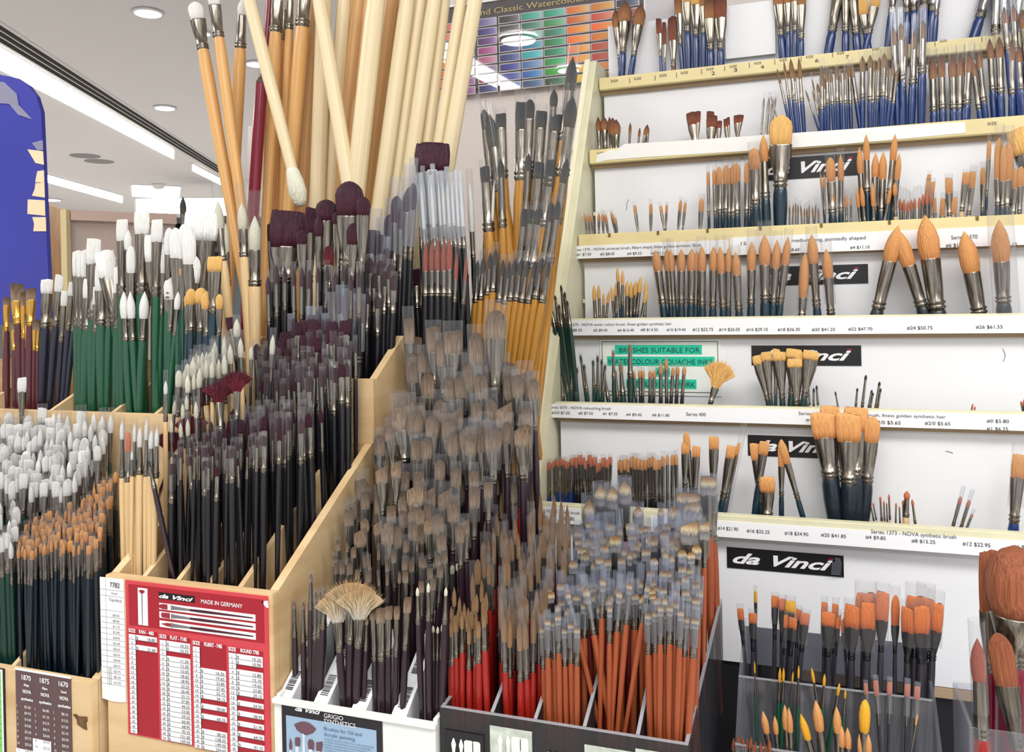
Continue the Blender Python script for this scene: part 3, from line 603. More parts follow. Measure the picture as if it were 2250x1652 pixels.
# ================================================================ COUNTER AND RACKS (left, front)
ct = empty('display_counter', (-.3, .95, 0)); tag(ct, 'white counter that carries all brush racks', 'counter')
MB().box(-1.5, 1.3, -.36, .55, .95, .98).build('top', white, ct); MB().box(-1.45, 1.25, -.33, .5, 0, .95).build('body', wallm, ct)

def rack(name, label, cat, Xa, Xb, Yf, Yb, zf, zb, bot, divs, m_, me_, th=.009, tiers=3, drop=.10, front=True, floors=True, fm=None, dth=None):
    o = empty(name, ((Xa+Xb)/2, Yf, bot)); tag(o, label, cat)
    B_ = lambda mb, n, mm: relp(mb.build(n, mm, o), o)
    if front: mb = MB(); mb.box(Xa, Xb, Yf, Yf+th, bot, zf, .0008); B_(mb, 'front_panel', fm or m_)
    for X in (Xa, Xb-th):
        mb = MB(); mb.prism([(X, Yf+th+.0003, bot), (X, Yf+th+.0003, zf), (X, Yb, zb), (X, Yb, bot)], (th, 0, 0)); B_(mb, 'side_panel', m_)
    for X in divs:
        t = dth or th*.6
        mb = MB(); mb.prism([(X, Yf+th+.001, bot+.01), (X, Yf+th+.001, zf-.004), (X, Yb-.001, zb-.004), (X, Yb-.001, bot+.01)], (t, 0, 0)); B_(mb, 'divider', m_)
    if floors:
        for k in range(tiers):
            y0 = Yf+th+.0005+(Yb-Yf-th)*k/tiers; y1 = Yf+th+(Yb-Yf-th)*(k+1)/tiers
            zz = zf+(zb-zf)*(k)/tiers-drop
            mb = MB(); mb.box(Xa+th, Xb-th, y0, y1, zz-.006, zz); B_(mb, 'floor_board', m_)
            if k: mb = MB(); mb.box(Xa+th, Xb-th, y0-.003, y0+.003, zz-.05, zz+.05); B_(mb, 'cross_board', me_)
    mb = MB(); mb.box(Xa, Xb, Yb+.0003, Yb+.006, bot, zb); B_(mb, 'back_panel', me_)
    def fl(Y):
        k = int((Y-Yf-th)/(Yb-Yf-th)*tiers); k = max(0, min(tiers-1, k)); return zf+(zb-zf)*k/tiers-drop+.0005
    return o, fl
XB = -.475
z1f = PX(585, 1312, XB).z; z1b = PX(775, 1030, XB).z
b1, fl1 = rack('wooden_rack', 'pale plywood rack with the red price card on its front', 'rack', -.674, XB, .66, .852, z1f, z1f+(z1b-z1f)/(.816-.66)*.192, COUNTER, [P(x, 1290, .67).x for x in (308, 382, 449, 518)], ply, ply_edge)
zrf = PX(815, 834, XB).z; zrb = PX(886, 738, XB).z
b2, fl2 = rack('wooden_rack', 'taller plywood rack behind, filled with large dark violet brushes', 'rack', -.69, XB, .857, .937, zrf, zrb, COUNTER, [-.60, -.54], ply, ply_edge, tiers=2, drop=.14)
z0f = P(192, 1499, .648).z; slope = (z1b-z1f)/(.816-.66)
b0, fl0 = rack('wooden_rack', 'low plywood rack with the brown price sheet, holding teal handled brushes', 'rack', -1.25, -.682, .648, .792, z0f, z0f+slope*.135, COUNTER, [P(24, 1456, .66).x], ply, ply_edge)
z3f = P(300, 909, .80).z
b3, fl3 = rack('wooden_rack', 'rear plywood rack holding large white haired brushes with green handles', 'rack', -1.35, -.700, .80, .93, z3f, z3f+.055, COUNTER, [P(x, 900, .81).x for x in (-60, 100, 236, 330)], ply, ply_edge, tiers=2, drop=.12)
# knots and stain on the low rack
MB2 = MB(); MB2.prism([P(x, y, .6474) for x, y in ((160, 1570), (167, 1569), (172, 1574), (191, 1575), (192, 1583), (189, 1590), (191, 1604), (183, 1601), (170, 1592), (168, 1580))], (0, .0005, 0)); relp(MB2.build('dark_stain', mat('wood_knot', (120, 88, 52), .7, c2=(84, 60, 34), scale=(200, 200, 200)), b0), b0)

# red price card
Yc = .6588
def zp(zx, zy, Y=Yc): return P(270+zx/4.324, 1270+zy/4.324, Y)
rc = empty('price_card', zp(700, 1460)); tag(rc, 'red price card with sizes and prices on the front of the plywood rack', 'price card')
R_ = lambda o: relp(o, rc)
redm = mat('red_card', (166, 24, 42), .45, noise=.04); redl = mat('red_card_border', (204, 66, 76), .45); redd = mat('dark_red_print', (150, 24, 40), .5)
a, b, c = zp(22, 18), zp(1372, 18), zp(40, 1476)
mb = MB(); rect(mb, a.x, b.x, c.z, a.z, Yc, .0011); R_(mb.build('card', redl, rc))
mb = MB()
top = zp(55, 55); tr = zp(1335, 55); bot_ = zp(58, 440)
rect(mb, top.x, tr.x, bot_.z, top.z, Yc-.0004)
CO = [(62, 130, 325, 527, 1460, 480), (355, 420, 640, 583, 1525, 535), (670, 740, 978, 645, 1600, 595), (1010, 1085, 1330, 705, 1675, 655)]
for x0, xm, x1, yt, yb, yh in CO:
    rect(mb, zp(x0-3, yt).x, zp(x1+2, yt).x, zp(x0, yb+6).z, zp(x0, yh).z, Yc-.0004)
R_(mb.build('red_fields', redm, rc))
SZ = '1 2 3 4 6 8 10 12 14 16 18 20 22 24 26 28 30 35 40 50'.split()
PR = [{0: '18.80', 2: '21.60'},
      dict(zip([0, 1]+list(range(3, 20)), '10.25 10.25 11.20 12.30 15.05 18.65 18.95 23.25 26.40 33.15 37.80 44.25 53.00 59.25 66.00 68.95 95.35 131.00 159.05'.split())),
      dict(zip([4, 5, 6, 7, 8, 9, 11, 13, 16, 17, 18, 19], '16.50 19.65 23.85 27.45 32.75 34.15 50.00 60.25 80.20 128.35 149.50 204.60'.split())),
      dict(zip([0, 1, 3, 4, 5, 6, 7, 9, 11, 13, 15, 17], '10.20 10.90 12.80 15.10 19.65 23.85 29.15 34.50 38.95 51.95 64.70 91.75'.split()))]
cells = MB(); grid = MB(); tx = []; hd = []
for (x0, xm, x1, yt, yb, yh), pr, nm in zip(CO, PR, ('FAN - 485', 'FLAT - 7185', 'FILBERT - 7485', 'ROUND 7785')):
    Z0, Z1 = zp(x0, yt).z, zp(x0, yb).z; dz = (Z1-Z0)/20; Xs, Xm, Xe = zp(x0, yt).x, zp(xm, yt).x, zp(x1, yt).x
    rect(cells, Xs, Xm-.0005, Z1, Z0, Yc-.0008); k_ = mpp(zp(x0, yt))
    for r_ in range(20):
        za_ = Z0+dz*r_
        if r_: rect(grid, Xs, Xm, za_-.0001, za_+.00015, Yc-.0010, .0003)
        tx.append((SZ[r_], ((Xs+Xm)/2-(.0018 if len(SZ[r_]) > 1 else .0008), Yc-.0011, za_+dz*.78), -dz*.52, .0034 if len(SZ[r_]) > 1 else None))
        if r_ in pr:
            rect(cells, Xm, Xe, za_+dz, za_, Yc-.0008); rect(grid, Xm, Xe, za_+dz-.0001, za_+dz+.00015, Yc-.0010, .0003)
            tx.append(('$', (Xm+.0012, Yc-.0011, za_+dz*.8), -dz*.6, None)); wv = .0019*len(pr[r_])
            tx.append((pr[r_], (Xe-.0012-wv, Yc-.0011, za_+dz*.82), -dz*.62, wv))
    rect(grid, Xm-.0006, Xm-.0002, Z1, Z0, Yc-.0010, .0003)
    hd.append(('SIZE', (Xs, Yc-.0006, Z0+.0022), .0036, .0085, 0, .03)); hd.append((nm, (Xm+(Xe-Xm)*.16, Yc-.0006, Z0+.0022), .0036, (Xe-Xm)*.72, 0, .03))
R_(cells.build('white_cells', paper, rc)); R_(grid.build('grid_lines', ink, rc)); R_(letters(rc, tx, inkb, 'price_lettering'))
a = zp(750, 235); hd.append(('MADE IN GERMANY', (a.x, Yc-.0006, a.z), 40/4.324*mpp(a), zp(1142, 235).x-a.x, 0, .01)); R_(letters(rc, hd, whitep, 'heading_lettering'))
mb = MB(); rect(mb, zp(343, 0).x, zp(682, 0).x, zp(343, 192).z, zp(343, 130).z, Yc-.0007); R_(mb.build('logo_box', black, rc))
a = zp(352, 180); R_(letters(rc, [('da Vinci', (a.x, Yc-.0010, a.z), 38/4.324*mpp(a), zp(676, 180).x-a.x, .4, .035)], whitep, 'logo_lettering'))
mb = MB(); rect(mb, zp(143, 0).x, zp(234, 0).x, zp(143, 438).z, zp(143, 88).z, Yc-.0007)
for y0, y1 in ((232, 292), (312, 372), (398, 458)): rect(mb, zp(345, 0).x, zp(1255, 0).x, zp(345, y1).z, zp(345, y0).z, Yc-.0007)
R_(mb.build('picture_field', paper, rc))
pm1, pm2, pm3 = MB(), MB(), MB()
def cp(zx, zy, dY=.0010):   # point on the card: x from the picture column, height from the left edge of the strip
    q = zp(345, zy); return Vector((zp(zx, 300).x, Yc-dY, q.z))
for k, (y0, shp) in enumerate(((262, 'o'), (342, 'f'), (428, 'r'))):
    if shp == 'o': pts = [(430, y0-24), (380, y0-24), (355, y0-14), (350, y0), (355, y0+14), (380, y0+24), (430, y0+24)]
    elif shp == 'f': pts = [(450, y0-26), (375, y0-22), (368, y0), (375, y0+22), (450, y0+26)]
    else: pts = [(460, y0-16), (420, y0-16), (365, y0-2), (420, y0+14), (460, y0+16)]
    pm1.prism([cp(*p) for p in pts], (0, .0002, 0))
    pm2.prism([cp(*p) for p in ((462, y0-22), (500, y0-16), (640, y0-9), (640, y0+9), (500, y0+16), (462, y0+22))], (0, .0002, 0))
    pm3.prism([cp(*p) for p in ((640, y0-10), (760, y0-13), (1240, y0-5), (1240, y0+5), (760, y0+13), (640, y0+10))], (0, .0002, 0))
fc = [(190, 145)]+[(190+38*math.sin(t), 145-42*math.cos(t)) for t in (-.9, -.6, -.3, 0, .3, .6, .9)]
q0 = zp(143, 145)
def fp(zx, zy): return Vector((zp(zx, 300).x, Yc-.0010, zp(143, zy).z))
pm1.prism([fp(*p) for p in fc], (0, .0002, 0)); pm3.prism([fp(*p) for p in ((187, 145), (193, 145), (192, 432), (188, 432))], (0, .0002, 0))
R_(pm1.build('picture_hair', mat('picture_wine', (150, 36, 52), .5), rc)); R_(pm2.build('picture_ferrule', mat('picture_grey', (120, 118, 120), .4), rc)); R_(pm3.build('picture_handle', mat('picture_dark', (70, 22, 36), .5), rc))
# white corner of backing sheet
tag(MB().prism([P(x, y, .6584) for x, y in ((574, 1321), (588, 1320), (590, 1336), (584, 1334))], (0, .0003, 0)).build('paper_corner', paper), 'white paper corner sticking out above the red price card', 'paper')

# white price strip 7782
def qp(zx, zy, Y=.6588): return P(zx/2.533, 1000+zy/2.533, Y)
ps = empty('price_strip', qp(620, 1370)); tag(ps, 'narrow white price strip headed 7782 left of the red card', 'price card'); S_ = lambda o: relp(o, ps)
a, b, c = qp(555, 678), qp(686, 678), qp(566, 1350)
mb = MB(); Zt_, Zb2 = a.z, c.z; n = 10
pts = [(a.x, Yc, Zt_), (b.x, Yc, Zt_), (b.x, Yc, Zb2)]+[(b.x+(a.x-b.x)*t, Yc, Zb2-.0016*math.sin(t*3.14)) for t in (.25, .5, .75)]+[(a.x, Yc, Zb2)]
mb.prism(pts, (0, .001, 0)); S_(mb.build('strip', paper, ps))
k_ = mpp(a); cx = qp(588, 700).x; its = [('7782', (cx+.006, Yc-.0005, Zt_-.0085), .0052, .0125, 0, .01), ('Round', (cx+.008, Yc-.0005, Zt_-.0155), .0025, .0075), ('Top-Acryl', (cx+.0045, Yc-.0005, Zt_-.0225), .0032, .016)]
for j, s_ in enumerate('9.45 9.85 11.75 13.85 18.90 21.85 26.35 32.65 34.40 45.75 57.75 81.50 114.95'.split()): its.append(('$'+s_, (cx+.009, Yc-.0005, Zt_-.0375-j*.0056), .0024, .0085)); 
S_(letters(ps, its, ink))
mb = MB()
for zz in [Zt_-.0115, Zt_-.0175, Zt_-.032]+[Zt_-.0333-.0056*j for j in range(1, 14)]: rect(mb, a.x, b.x, zz, zz-.00025, Yc-.0003, .0003)
rect(mb, cx, cx+.0002, Zt_-.107, Zt_, Yc-.0003, .0003)
for X_ in (qp(601, 900).x, qp(611, 900).x): rect(mb, X_, X_+.0006, qp(600, 1275).z, qp(600, 1180).z, Yc-.0003, .0003)
S_(mb.build('ruled_lines', inkl, ps))
# brown price sheet on the low rack
Yb0 = .6468
def bq(zx, zy): return P(zx/7.79, 1440+zy/7.79, Yb0)
bs = empty('price_sheet', bq(700, 1500)); tag(bs, 'brown price sheet with columns 1870, 1875 and 1670 on the low rack', 'price card'); T_ = lambda o: relp(o, bs)
a, b = bq(262, 240), bq(1200, 240); zbot = bq(262, 2000).z
mb = MB(); rect(mb, a.x, b.x, zbot, a.z, Yb0, .0012); T_(mb.build('sheet', mat('brown_print', (98, 76, 76), .6, noise=.05), bs))
mb = MB(); rect(mb, a.x-.0008, b.x+.0006, a.z, a.z+.0018, Yb0-.0002, .0008); xw0, xw1 = bq(575, 1400).x, bq(880, 1400).x; rect(mb, xw0, xw1, zbot, bq(575, 1410).z, Yb0-.0010, .0006)
rect(mb, a.x, xw0, zbot, bq(335, 1585).z, Yb0-.0010, .0006); T_(mb.build('white_patch', paper, bs))
its = []
for k, (cx0, nm, kind) in enumerate(((385, '1870', 'Flat'), (695, '1875', 'Filbert'), (1015, '1670', 'Round'))):
    xx = bq(cx0, 350).x; z_ = a.z-.0085
    its += [(nm, (xx, Yb0-.0006, z_), .0052, .0125, 0, .02), (kind, (xx+.003, Yb0-.0006, z_-.0065), .0026, .007, 0, .03), ('NOVA', (xx+.001, Yb0-.0006, z_-.0135), .0036, .0115, 0, .03), ('synthetics', (xx-.0015, Yb0-.0006, z_-.021), .0030, .0165, 0, .03)]
    for j in range(13):
        if k == 1 and j > 9: continue
        its.append(('$%.2f' % (5.5+j*4.45+k*1.3), (xx+.003, Yb0-.0006, z_-.029-j*.0064), .0028, .0085)); its.append((SZ[j], (xx-.0075, Yb0-.0006, z_-.029-j*.0064), .0026, None))
T_(letters(bs, its, whitep))
# green sheet cut by the frame
gs = empty('price_sheet', P(-10, 1600, Yb0)); tag(gs, 'bright green price sheet with a black edge left of the brown one', 'price card'); G_ = lambda o: relp(o, gs)
a = P(-90, 1446, Yb0); b = P(9, 1470, Yb0); zbot = bq(0, 2100).z; zt_ = P(4, 1469, Yb0).z
mb = MB(); rect(mb, a.x, b.x, zbot, zt_, Yb0, .001); G_(mb.build('backing', black, gs))
mb = MB(); rect(mb, a.x, b.x-.0022, zbot, zt_-.001, Yb0-.0004, .0004); G_(mb.build('white_margin', paper, gs))
mb = MB(); rect(mb, a.x, b.x-.0042, zbot, zt_-.003, Yb0-.0008, .0004); G_(mb.build('green_field', mat('green_print', (128, 206, 104), .6), gs))
mb = MB()
for j in range(14): rect(mb, a.x, b.x-.0042, zt_-.012-j*.0075, zt_-.0123-j*.0075, Yb0-.0010, .0002)
G_(mb.build('ruled_lines', ink, gs))

# ---------------------------------------------------------------- white cardboard tray (synthetics)
GX0 = -.472; GY = .655
gx1 = P(957, 1608, GY).x; gzf = P(597, 1537, GY).z
plastw = mat('white_tray_card', (232, 234, 230), .35, noise=.02)
tray = empty('display_tray', ((GX0+gx1)/2, GY, COUNTER)); tag(tray, 'white display tray with a black and blue brush poster', 'display tray'); A_ = lambda o: relp(o, tray)
TZ = P(1085, 1300, .93).z; TYB = .938
mb = MB(); mb.box(GX0, gx1, GY, GY+.003, COUNTER, gzf); A_(mb.build('front_panel', plastw, tray))
mb = MB(); mb.box(GX0-.001, gx1+.001, GY-.003, GY+.004, gzf-.002, gzf+.0025, .0008); A_(mb.build('front_lip', plastw, tray))
for X in (GX0, gx1-.004):
    mb = MB(); mb.prism([(X, GY+.004, COUNTER), (X, GY+.004, gzf+.004), (X, TYB, TZ), (X, TYB, COUNTER)], (.004, 0, 0)); A_(mb.build('side_panel', plastw, tray))
mb = MB(); mb.box(GX0, gx1, TYB, TYB+.004, COUNTER, TZ); A_(mb.build('back_panel', plastw, tray))
nT = 5; TD = .115
def flT(Y):
    k = max(0, min(nT-1, int((Y-GY-.004)/(TYB-GY-.004)*nT))); return gzf+(TZ-gzf)*k/nT-TD+.0005
for k in range(nT):
    y0 = GY+.0045+(TYB-GY-.0045)*k/nT; y1 = GY+.004+(TYB-GY-.004)*(k+1)/nT; zz = gzf+(TZ-gzf)*k/nT-TD
    mb = MB(); mb.box(GX0+.004, gx1-.004, y0, y1, zz-.004, zz); A_(mb.build('floor_board', plastw, tray))
for x in (622, 700, 784, 872):
    Xc = P(x, 1560, GY+.005).x; hw_ = .0072
    ym = GY+.10; zm_ = gzf+.062
    mb = MB(); mb.prism([(Xc-hw_, GY+.0045, COUNTER+.01), (Xc-hw_, GY+.0045, gzf-.003), (Xc-hw_, ym, zm_), (Xc-hw_, ym, COUNTER+.01)], (hw_*2, 0, 0)); rp = A_(mb.build('ramp_divider', mat('ramp_white', (240, 242, 246), .3), tray))
    mb = MB(); dv = Vector((0, ym-GY-.0045, zm_-gzf+.003)).normalized(); nn = Vector((0, -dv.z, dv.y))*.0006
    for g0 in (.012, .045):
        t_ = g0
        while t_ < g0+.020:
            w_ = random.choice((.0005, .0008, .0012)); o_ = Vector((Xc-hw_*.55, GY+.0045, gzf-.003))+dv*t_+nn
            mb.prism([o_, o_+Vector((hw_*1.1, 0, 0)), o_+Vector((hw_*1.1, 0, 0))+dv*w_, o_+dv*w_], nn*.3); t_ += w_+random.choice((.0006, .001))
    mb.build('barcode', ink, rp)
Yg = GY-.001
po = empty('brush_poster', P(700, 1640, Yg)); tag(po, 'black and blue poster for brushes on the white tray front', 'poster'); O_ = lambda o: relp(o, po)
def gp(zx, zy): return P(600+zx/6.25, 1500+zy/6.25, Yg)
a, b = gp(115, 258), gp(1490, 258); zb3 = gp(115, 1500).z
mb = MB(); rect(mb, a.x, b.x, zb3, a.z, Yg, .0009); O_(mb.build('black_sheet', mat('poster_black', (34, 32, 40), .3), po))
c, d_ = gp(180, 443), gp(1415, 443)
mb = MB(); rect(mb, c.x, d_.x, zb3, c.z, Yg-.0004); O_(mb.build('blue_field', mat('poster_blue', (150, 178, 204), .45), po))
def gt(s_, zx, zy, zx1, h, sh=0, bold=0): q = gp(zx, zy); return (s_, (q.x, Yg-.0007, q.z), h/6.25*mpp(q), gp(zx1, zy).x-q.x, sh, bold)
O_(letters(po, [gt('da Vinci', 312, 372, 660, 62, .4, .03), gt('GRIGIO', 708, 468, 970, 62), gt('SYNTHETICS', 708, 540, 1140, 62)], whitep, 'heading_lettering'))
O_(letters(po, [gt('Brushes for Oil and', 708, 640, 1222, 50), gt('Acrylic painting', 708, 718, 1130, 50)]+[gt('excellent synthetic fibre brush with long handle', 712, 770+i*38, 1390-40*(i % 2), 22) for i in range(8)], mat('poster_blue_ink', (72, 92, 130), .6), 'body_lettering'))
def gpoly(mb, pts, dy=.0008): mb.prism([gp(*p)+Vector((0, -dy, 0)) for p in pts], (0, .0002, 0))
mb = MB(); gpoly(mb, [(425, 700), (395, 690), (330, 640), (295, 565), (330, 548), (380, 530), (430, 525), (500, 545), (560, 590), (598, 632), (560, 680), (480, 712), (450, 710)])
gpoly(mb, [(240, 750), (262, 800), (270, 880), (262, 915), (232, 910), (226, 850)]); gpoly(mb, [(310, 745), (365, 742), (382, 770), (376, 870), (312, 862), (304, 800)]); gpoly(mb, [(510, 768), (550, 778), (572, 820), (570, 920), (492, 905), (482, 830), (490, 782)]); gpoly(mb, [(596, 815), (682, 800), (690, 850), (672, 945), (600, 930)])
O_(mb.build('picture_hair', mat('poster_hair', (104, 72, 84), .6), po))
mb = MB(); gpoly(mb, [(408, 690), (446, 690), (440, 760), (445, 1000), (408, 1000), (415, 760)]); gpoly(mb, [(312, 868), (358, 868), (352, 1000), (318, 1000)]); gpoly(mb, [(495, 908), (545, 908), (540, 1000), (500, 1000)]); gpoly(mb, [(602, 932), (660, 938), (655, 1000), (608, 1000)]); gpoly(mb, [(234, 915), (258, 917), (258, 1000), (234, 1000)])
O_(mb.build('picture_ferrule', mat('poster_ferrule', (210, 216, 224), .5), po))

# ---------------------------------------------------------------- smoked acrylic tray (red and orange handles)
AY = .66; ax0 = gx1+.003; ax1 = P(1512, 1633, AY).x; azf = P(1300, 1605, AY).z
AYB = .93; azb = PX(1588, 1312, ax1).z
at_ = empty('acrylic_tray', ((ax0+ax1)/2, AY, COUNTER)); tag(at_, 'smoked acrylic tray holding the red and orange handled brushes', 'display tray'); Q_ = lambda o: relp(o, at_)
mb = MB(); mb.box(ax0, ax1, AY, AY+.003, COUNTER, azf); Q_(mb.build('front_panel', smoke, at_))
mb = MB(); mb.box(ax0, ax1, AY, AY+.003, azf, azf+.0008); Q_(mb.build('front_edge', edgeac, at_))
for i, x in enumerate((None, 1075, 1170, 1278, 1395, 'end')):
    X = ax0 if x is None else ax1-.003 if x == 'end' else P(x, 1600, AY).x
    last = x == 'end'
    ye, ze = (AYB, azb) if last or x is None else (AY+.12, azf+.05)
    mb = MB(); mb.prism([(X, AY+.0035, COUNTER+.003), (X, AY+.0035, azf), (X, ye, ze), (X, ye, COUNTER+.003)], (.003, 0, 0)); Q_(mb.build('side_panel' if last or x is None else 'divider', smoke, at_))
    mb = MB(); mb.prism([(X, AY+.0035, azf), (X, ye, ze), (X, ye, ze+.001), (X, AY+.0035, azf+.001)], (.003, 0, 0)); Q_(mb.build('panel_edge', edgeac, at_))
blk = mat('black_board', (18, 17, 22), .6)
nA = 4; AD = .11
def flA(Y):
    k = max(0, min(nA-1, int((Y-AY-.004)/(AYB-AY-.004)*nA))); return azf+(azb-azf)*k/nA-AD+.0005
for k in range(nA):
    y0 = AY+.004+(AYB-AY-.004)*k/nA; y1 = AY+.0035+(AYB-AY-.004)*(k+1)/nA; zz = azf+(azb-azf)*k/nA-AD
    mb = MB(); mb.box(ax0+.003, ax1-.0035, y0, y1, zz-.004, zz); Q_(mb.build('floor_board', blk, at_))
    if k: mb = MB(); mb.box(ax0+.003, ax1-.0035, y0-.001, y0+.001, zz-.04, zz); Q_(mb.build('riser', blk, at_))
# labels on the acrylic front
lab = mat('label_green_white', (206, 212, 200), .6, c2=(168, 178, 166), scale=(120, 120, 120)); silw = mat('silhouette_white', (232, 232, 226), .6)
for x0, x1, y0, m_, lb in ((975, 1062, 1602, mat('label_black', (28, 28, 32), .35), 'black label with four white brush silhouettes on the acrylic tray'), (1076, 1168, 1594, lab, 'worn whitish label with pale brush silhouettes on the acrylic tray'), (1284, 1392, 1636, lab, 'torn whitish label under the orange handled brushes'), (1396, 1500, 1645, lab, 'whitish label at the right end of the acrylic tray')):
    a, b = P(x0, y0, AY-.0012), P(x1, y0, AY-.0012); o = empty('tray_label', ((a.x+b.x)/2, AY-.0012, a.z-.05)); tag(o, lb, 'label')
    mb = MB(); rect(mb, a.x, b.x, a.z-.05, a.z, AY-.0012, .0009); relp(mb.build('card', m_, o), o)
    if x0 < 1200:
        mb = MB()
        for j, kd in enumerate('rmff'):
            xc = a.x+(b.x-a.x)*(.25+.19*j); w_ = (.0022, .002, .0042, .0036)[j]; zt_ = a.z-.006
            if kd in 'rm': pts = [(-w_*.2, 0), (w_*.2, 0), (w_, -.006), (w_*.6, -.012), (w_*.45, -.05), (-w_*.45, -.05), (-w_*.6, -.012), (-w_, -.006)]
            else: pts = [(-w_, -.0015), (-w_*.6, 0), (w_*.6, 0), (w_, -.0015), (w_, -.012), (w_*.5, -.022), (w_*.5, -.044), (-w_*.5, -.044), (-w_*.5, -.022), (-w_, -.012)]
            mb.prism([(xc+p[0], AY-.0018, zt_+p[1]*.85) for p in pts], (0, .0004, 0))
        relp(mb.build('silhouettes', silw, o), o)
    if x0 == 1284:
        pass
mb = MB(); tag_ = letters(None, [tline('ALEX', 1196, 1662, 1262, AY-.0016, 13, 0, .03)], silw, 'tray_lettering'); tag_.parent = at_; relp(tag_, at_)

# ---------------------------------------------------------------- clear acrylic riser on the right
HX0 = P(1625, 1500, .86).x; HX1 = P(2045, 1500, .86).x
ho = empty('acrylic_holder', ((HX0+HX1)/2, .86, COUNTER)); tag(ho, 'clear acrylic stepped holder full of orange haired brushes', 'display holder'); K_ = lambda o: relp(o, ho)
HT = [(.80, P(1640, 1640, .80).z), (.85, P(1637, 1489, .85).z), (.90, P(1637, 1380, .90).z)]
for j, (y_, z_) in enumerate(HT):
    if j < 2:
        mb = MB(); mb.box(HX0, HX1, y_, y_+.003, COUNTER, z_); K_(mb.build('front_panel', acrylic, ho))
        mb = MB(); mb.box(HX0, HX1, y_, y_+.003, z_, z_+.0008); K_(mb.build('panel_edge', edgeac, ho))
for X in (HX0, HX1):
    mb = MB(); mb.prism([(X, .80, COUNTER), (X, .80, HT[0][1]), (X, .85, HT[1][1]), (X, .93, HT[2][1]), (X, .93, COUNTER)], (.003, 0, 0)); K_(mb.build('side_panel', acrylic, ho))
mb = MB(); mb.box(HX0, HX1, .93, .933, COUNTER, HT[2][1]-.01); K_(mb.build('back_panel', smoke, ho))
for X in [HX0+(HX1-HX0)*t for t in (.33, .66)]:
    mb = MB(); mb.box(X, X+.002, .804, .929, COUNTER, HT[0][1]); K_(mb.build('divider', acrylic, ho))
tb_x0 = P(2120, 1500, .84).x
jar = empty('acrylic_holder', (tb_x0+.04, .84, COUNTER)); tag(jar, 'clear acrylic box holding the giant rust coloured mop brushes', 'display holder'); J_ = lambda o: relp(o, jar)
jz = P(2140, 1600, .82).z
for args in ((tb_x0, tb_x0+.12, .82, .823), (tb_x0, tb_x0+.12, .91, .913), (tb_x0, tb_x0+.003, .824, .909), (tb_x0+.117, tb_x0+.12, .824, .909)):
    mb = MB(); mb.box(*args, COUNTER, jz); J_(mb.build('wall', acrylic, jar))

# ================================================================ BRUSHES ON THE SHELF UNIT
def S(i, desc, where, items, hair, hnd, yt=None, yf=.035, **kw):
    """a small cluster standing in tier i of the shelf unit"""
    Yt = (RY[i]+.045) if yt is None else yt
    cluster(desc, where, items, Yt, RY[i]+yf, ZT[i]-.0995, lambda px: ledge_px(i, px), hair, hnd, **kw)
def seq(n, x0, x1, ty, fy_, w, h, fl, jy=3, jx=1.5, lean=2, shapes=(None,), fx0=None, fx1=None, jw=.12, th=None):
    out = []
    for k in range(n):
        u = k/(n-1) if n > 1 else .5; x = x0+(x1-x0)*u
        fx = (x if fx0 is None else fx0+(fx1-fx0)*u)+random.uniform(-lean, lean); q = random.uniform(1-jw, 1+jw)
        y = (ty if not isinstance(ty, tuple) else ty[0]+(ty[1]-ty[0])*u)+random.uniform(-jy, jy)
        out.append((x+random.uniform(-jx, jx), y, fx, w*q, h*q, fl*q, random.choice(shapes)))
    return out
# --- tier 1 (top): royal blue handles, many heads above the frame
S(1, 'brown pointed wash brushes with blue handles', 'at the left end of the top tier', [(1352, 20, 1365, 20, 44, 70), (1374, 1, 1366, 33, 50, 66), (1409, 8, 1386, 28, 50, 66)], 'sable', 'blue', hwk=.5)
S(1, 'short flat brown brushes', 'next to the wash brushes on the top tier', [(1447, 40, 1453, 13, 35, 52, 'flat'), (1459, 47, 1461, 9, 52, 40, 'flat'), (1476, 36, 1480, 19, 54, 60, 'flat', None, 'brown')], 'sabled', 'blue', hwk=.6)
S(1, 'large flat sable brushes with blue handles', 'left of the white card on the top tier', [(1488, -18, 1499, 16, 50, 68, 'flat'), (1508, -40, 1513, 24, 46, 66, 'flat', 'gold'), (1528, -36, 1530, 24, 48, 68, 'flat', 'gold'), (1545, -30, 1546, 18, 45, 60, 'flat'), (1560, -4, 1562, 27, 46, 70, 'flat'), (1583, -6, 1584, 27, 46, 70, 'flat', 'sabled')], 'sable', 'blue', hwk=.62)
S(1, 'flat sable brushes with blue handles', 'right of the white card on the top tier', [(1708, -34, 1720, 24, 46, 70, 'flat'), (1730, -36, 1732, 17, 44, 66, 'flat'), (1748, -40, 1746, 18, 44, 66, 'flat'), (1762, -30, 1760, 20, 42, 76, 'flat')], 'sable', 'blue', hwk=.68)
S(1, 'broad leaning wash brushes with blue handles', 'over the stamp reading size 7', [(1846, -38, 1820, 30, 40, 70, 'mop'), (1858, -46, 1858, 24, 44, 74, 'mop'), (1872, -40, 1884, 26, 44, 74, 'mop'), (1893, -6, 1908, 22, 40, 44, 'flat', 'gold'), (1930, -30, 1902, 22, 46, 60, 'flat', 'gold')], 'sable', 'blue', hwk=.68)
S(1, 'tall blue handled brushes in sleeves', 'behind the sleeved row of the second tier', [(1970, -70, 1950, 18, 40, 60), (1992, -60, 1992, 18, 40, 50), (2008, -60, 2008, 18, 40, 46), (2032, -70, 2030, 22, 40, 50), (2055, -66, 2044, 22, 40, 52), (2062, -50, 2052, 16, 40, 46)], 'sable', 'blue', slv=sleeveb, hwk=.85)
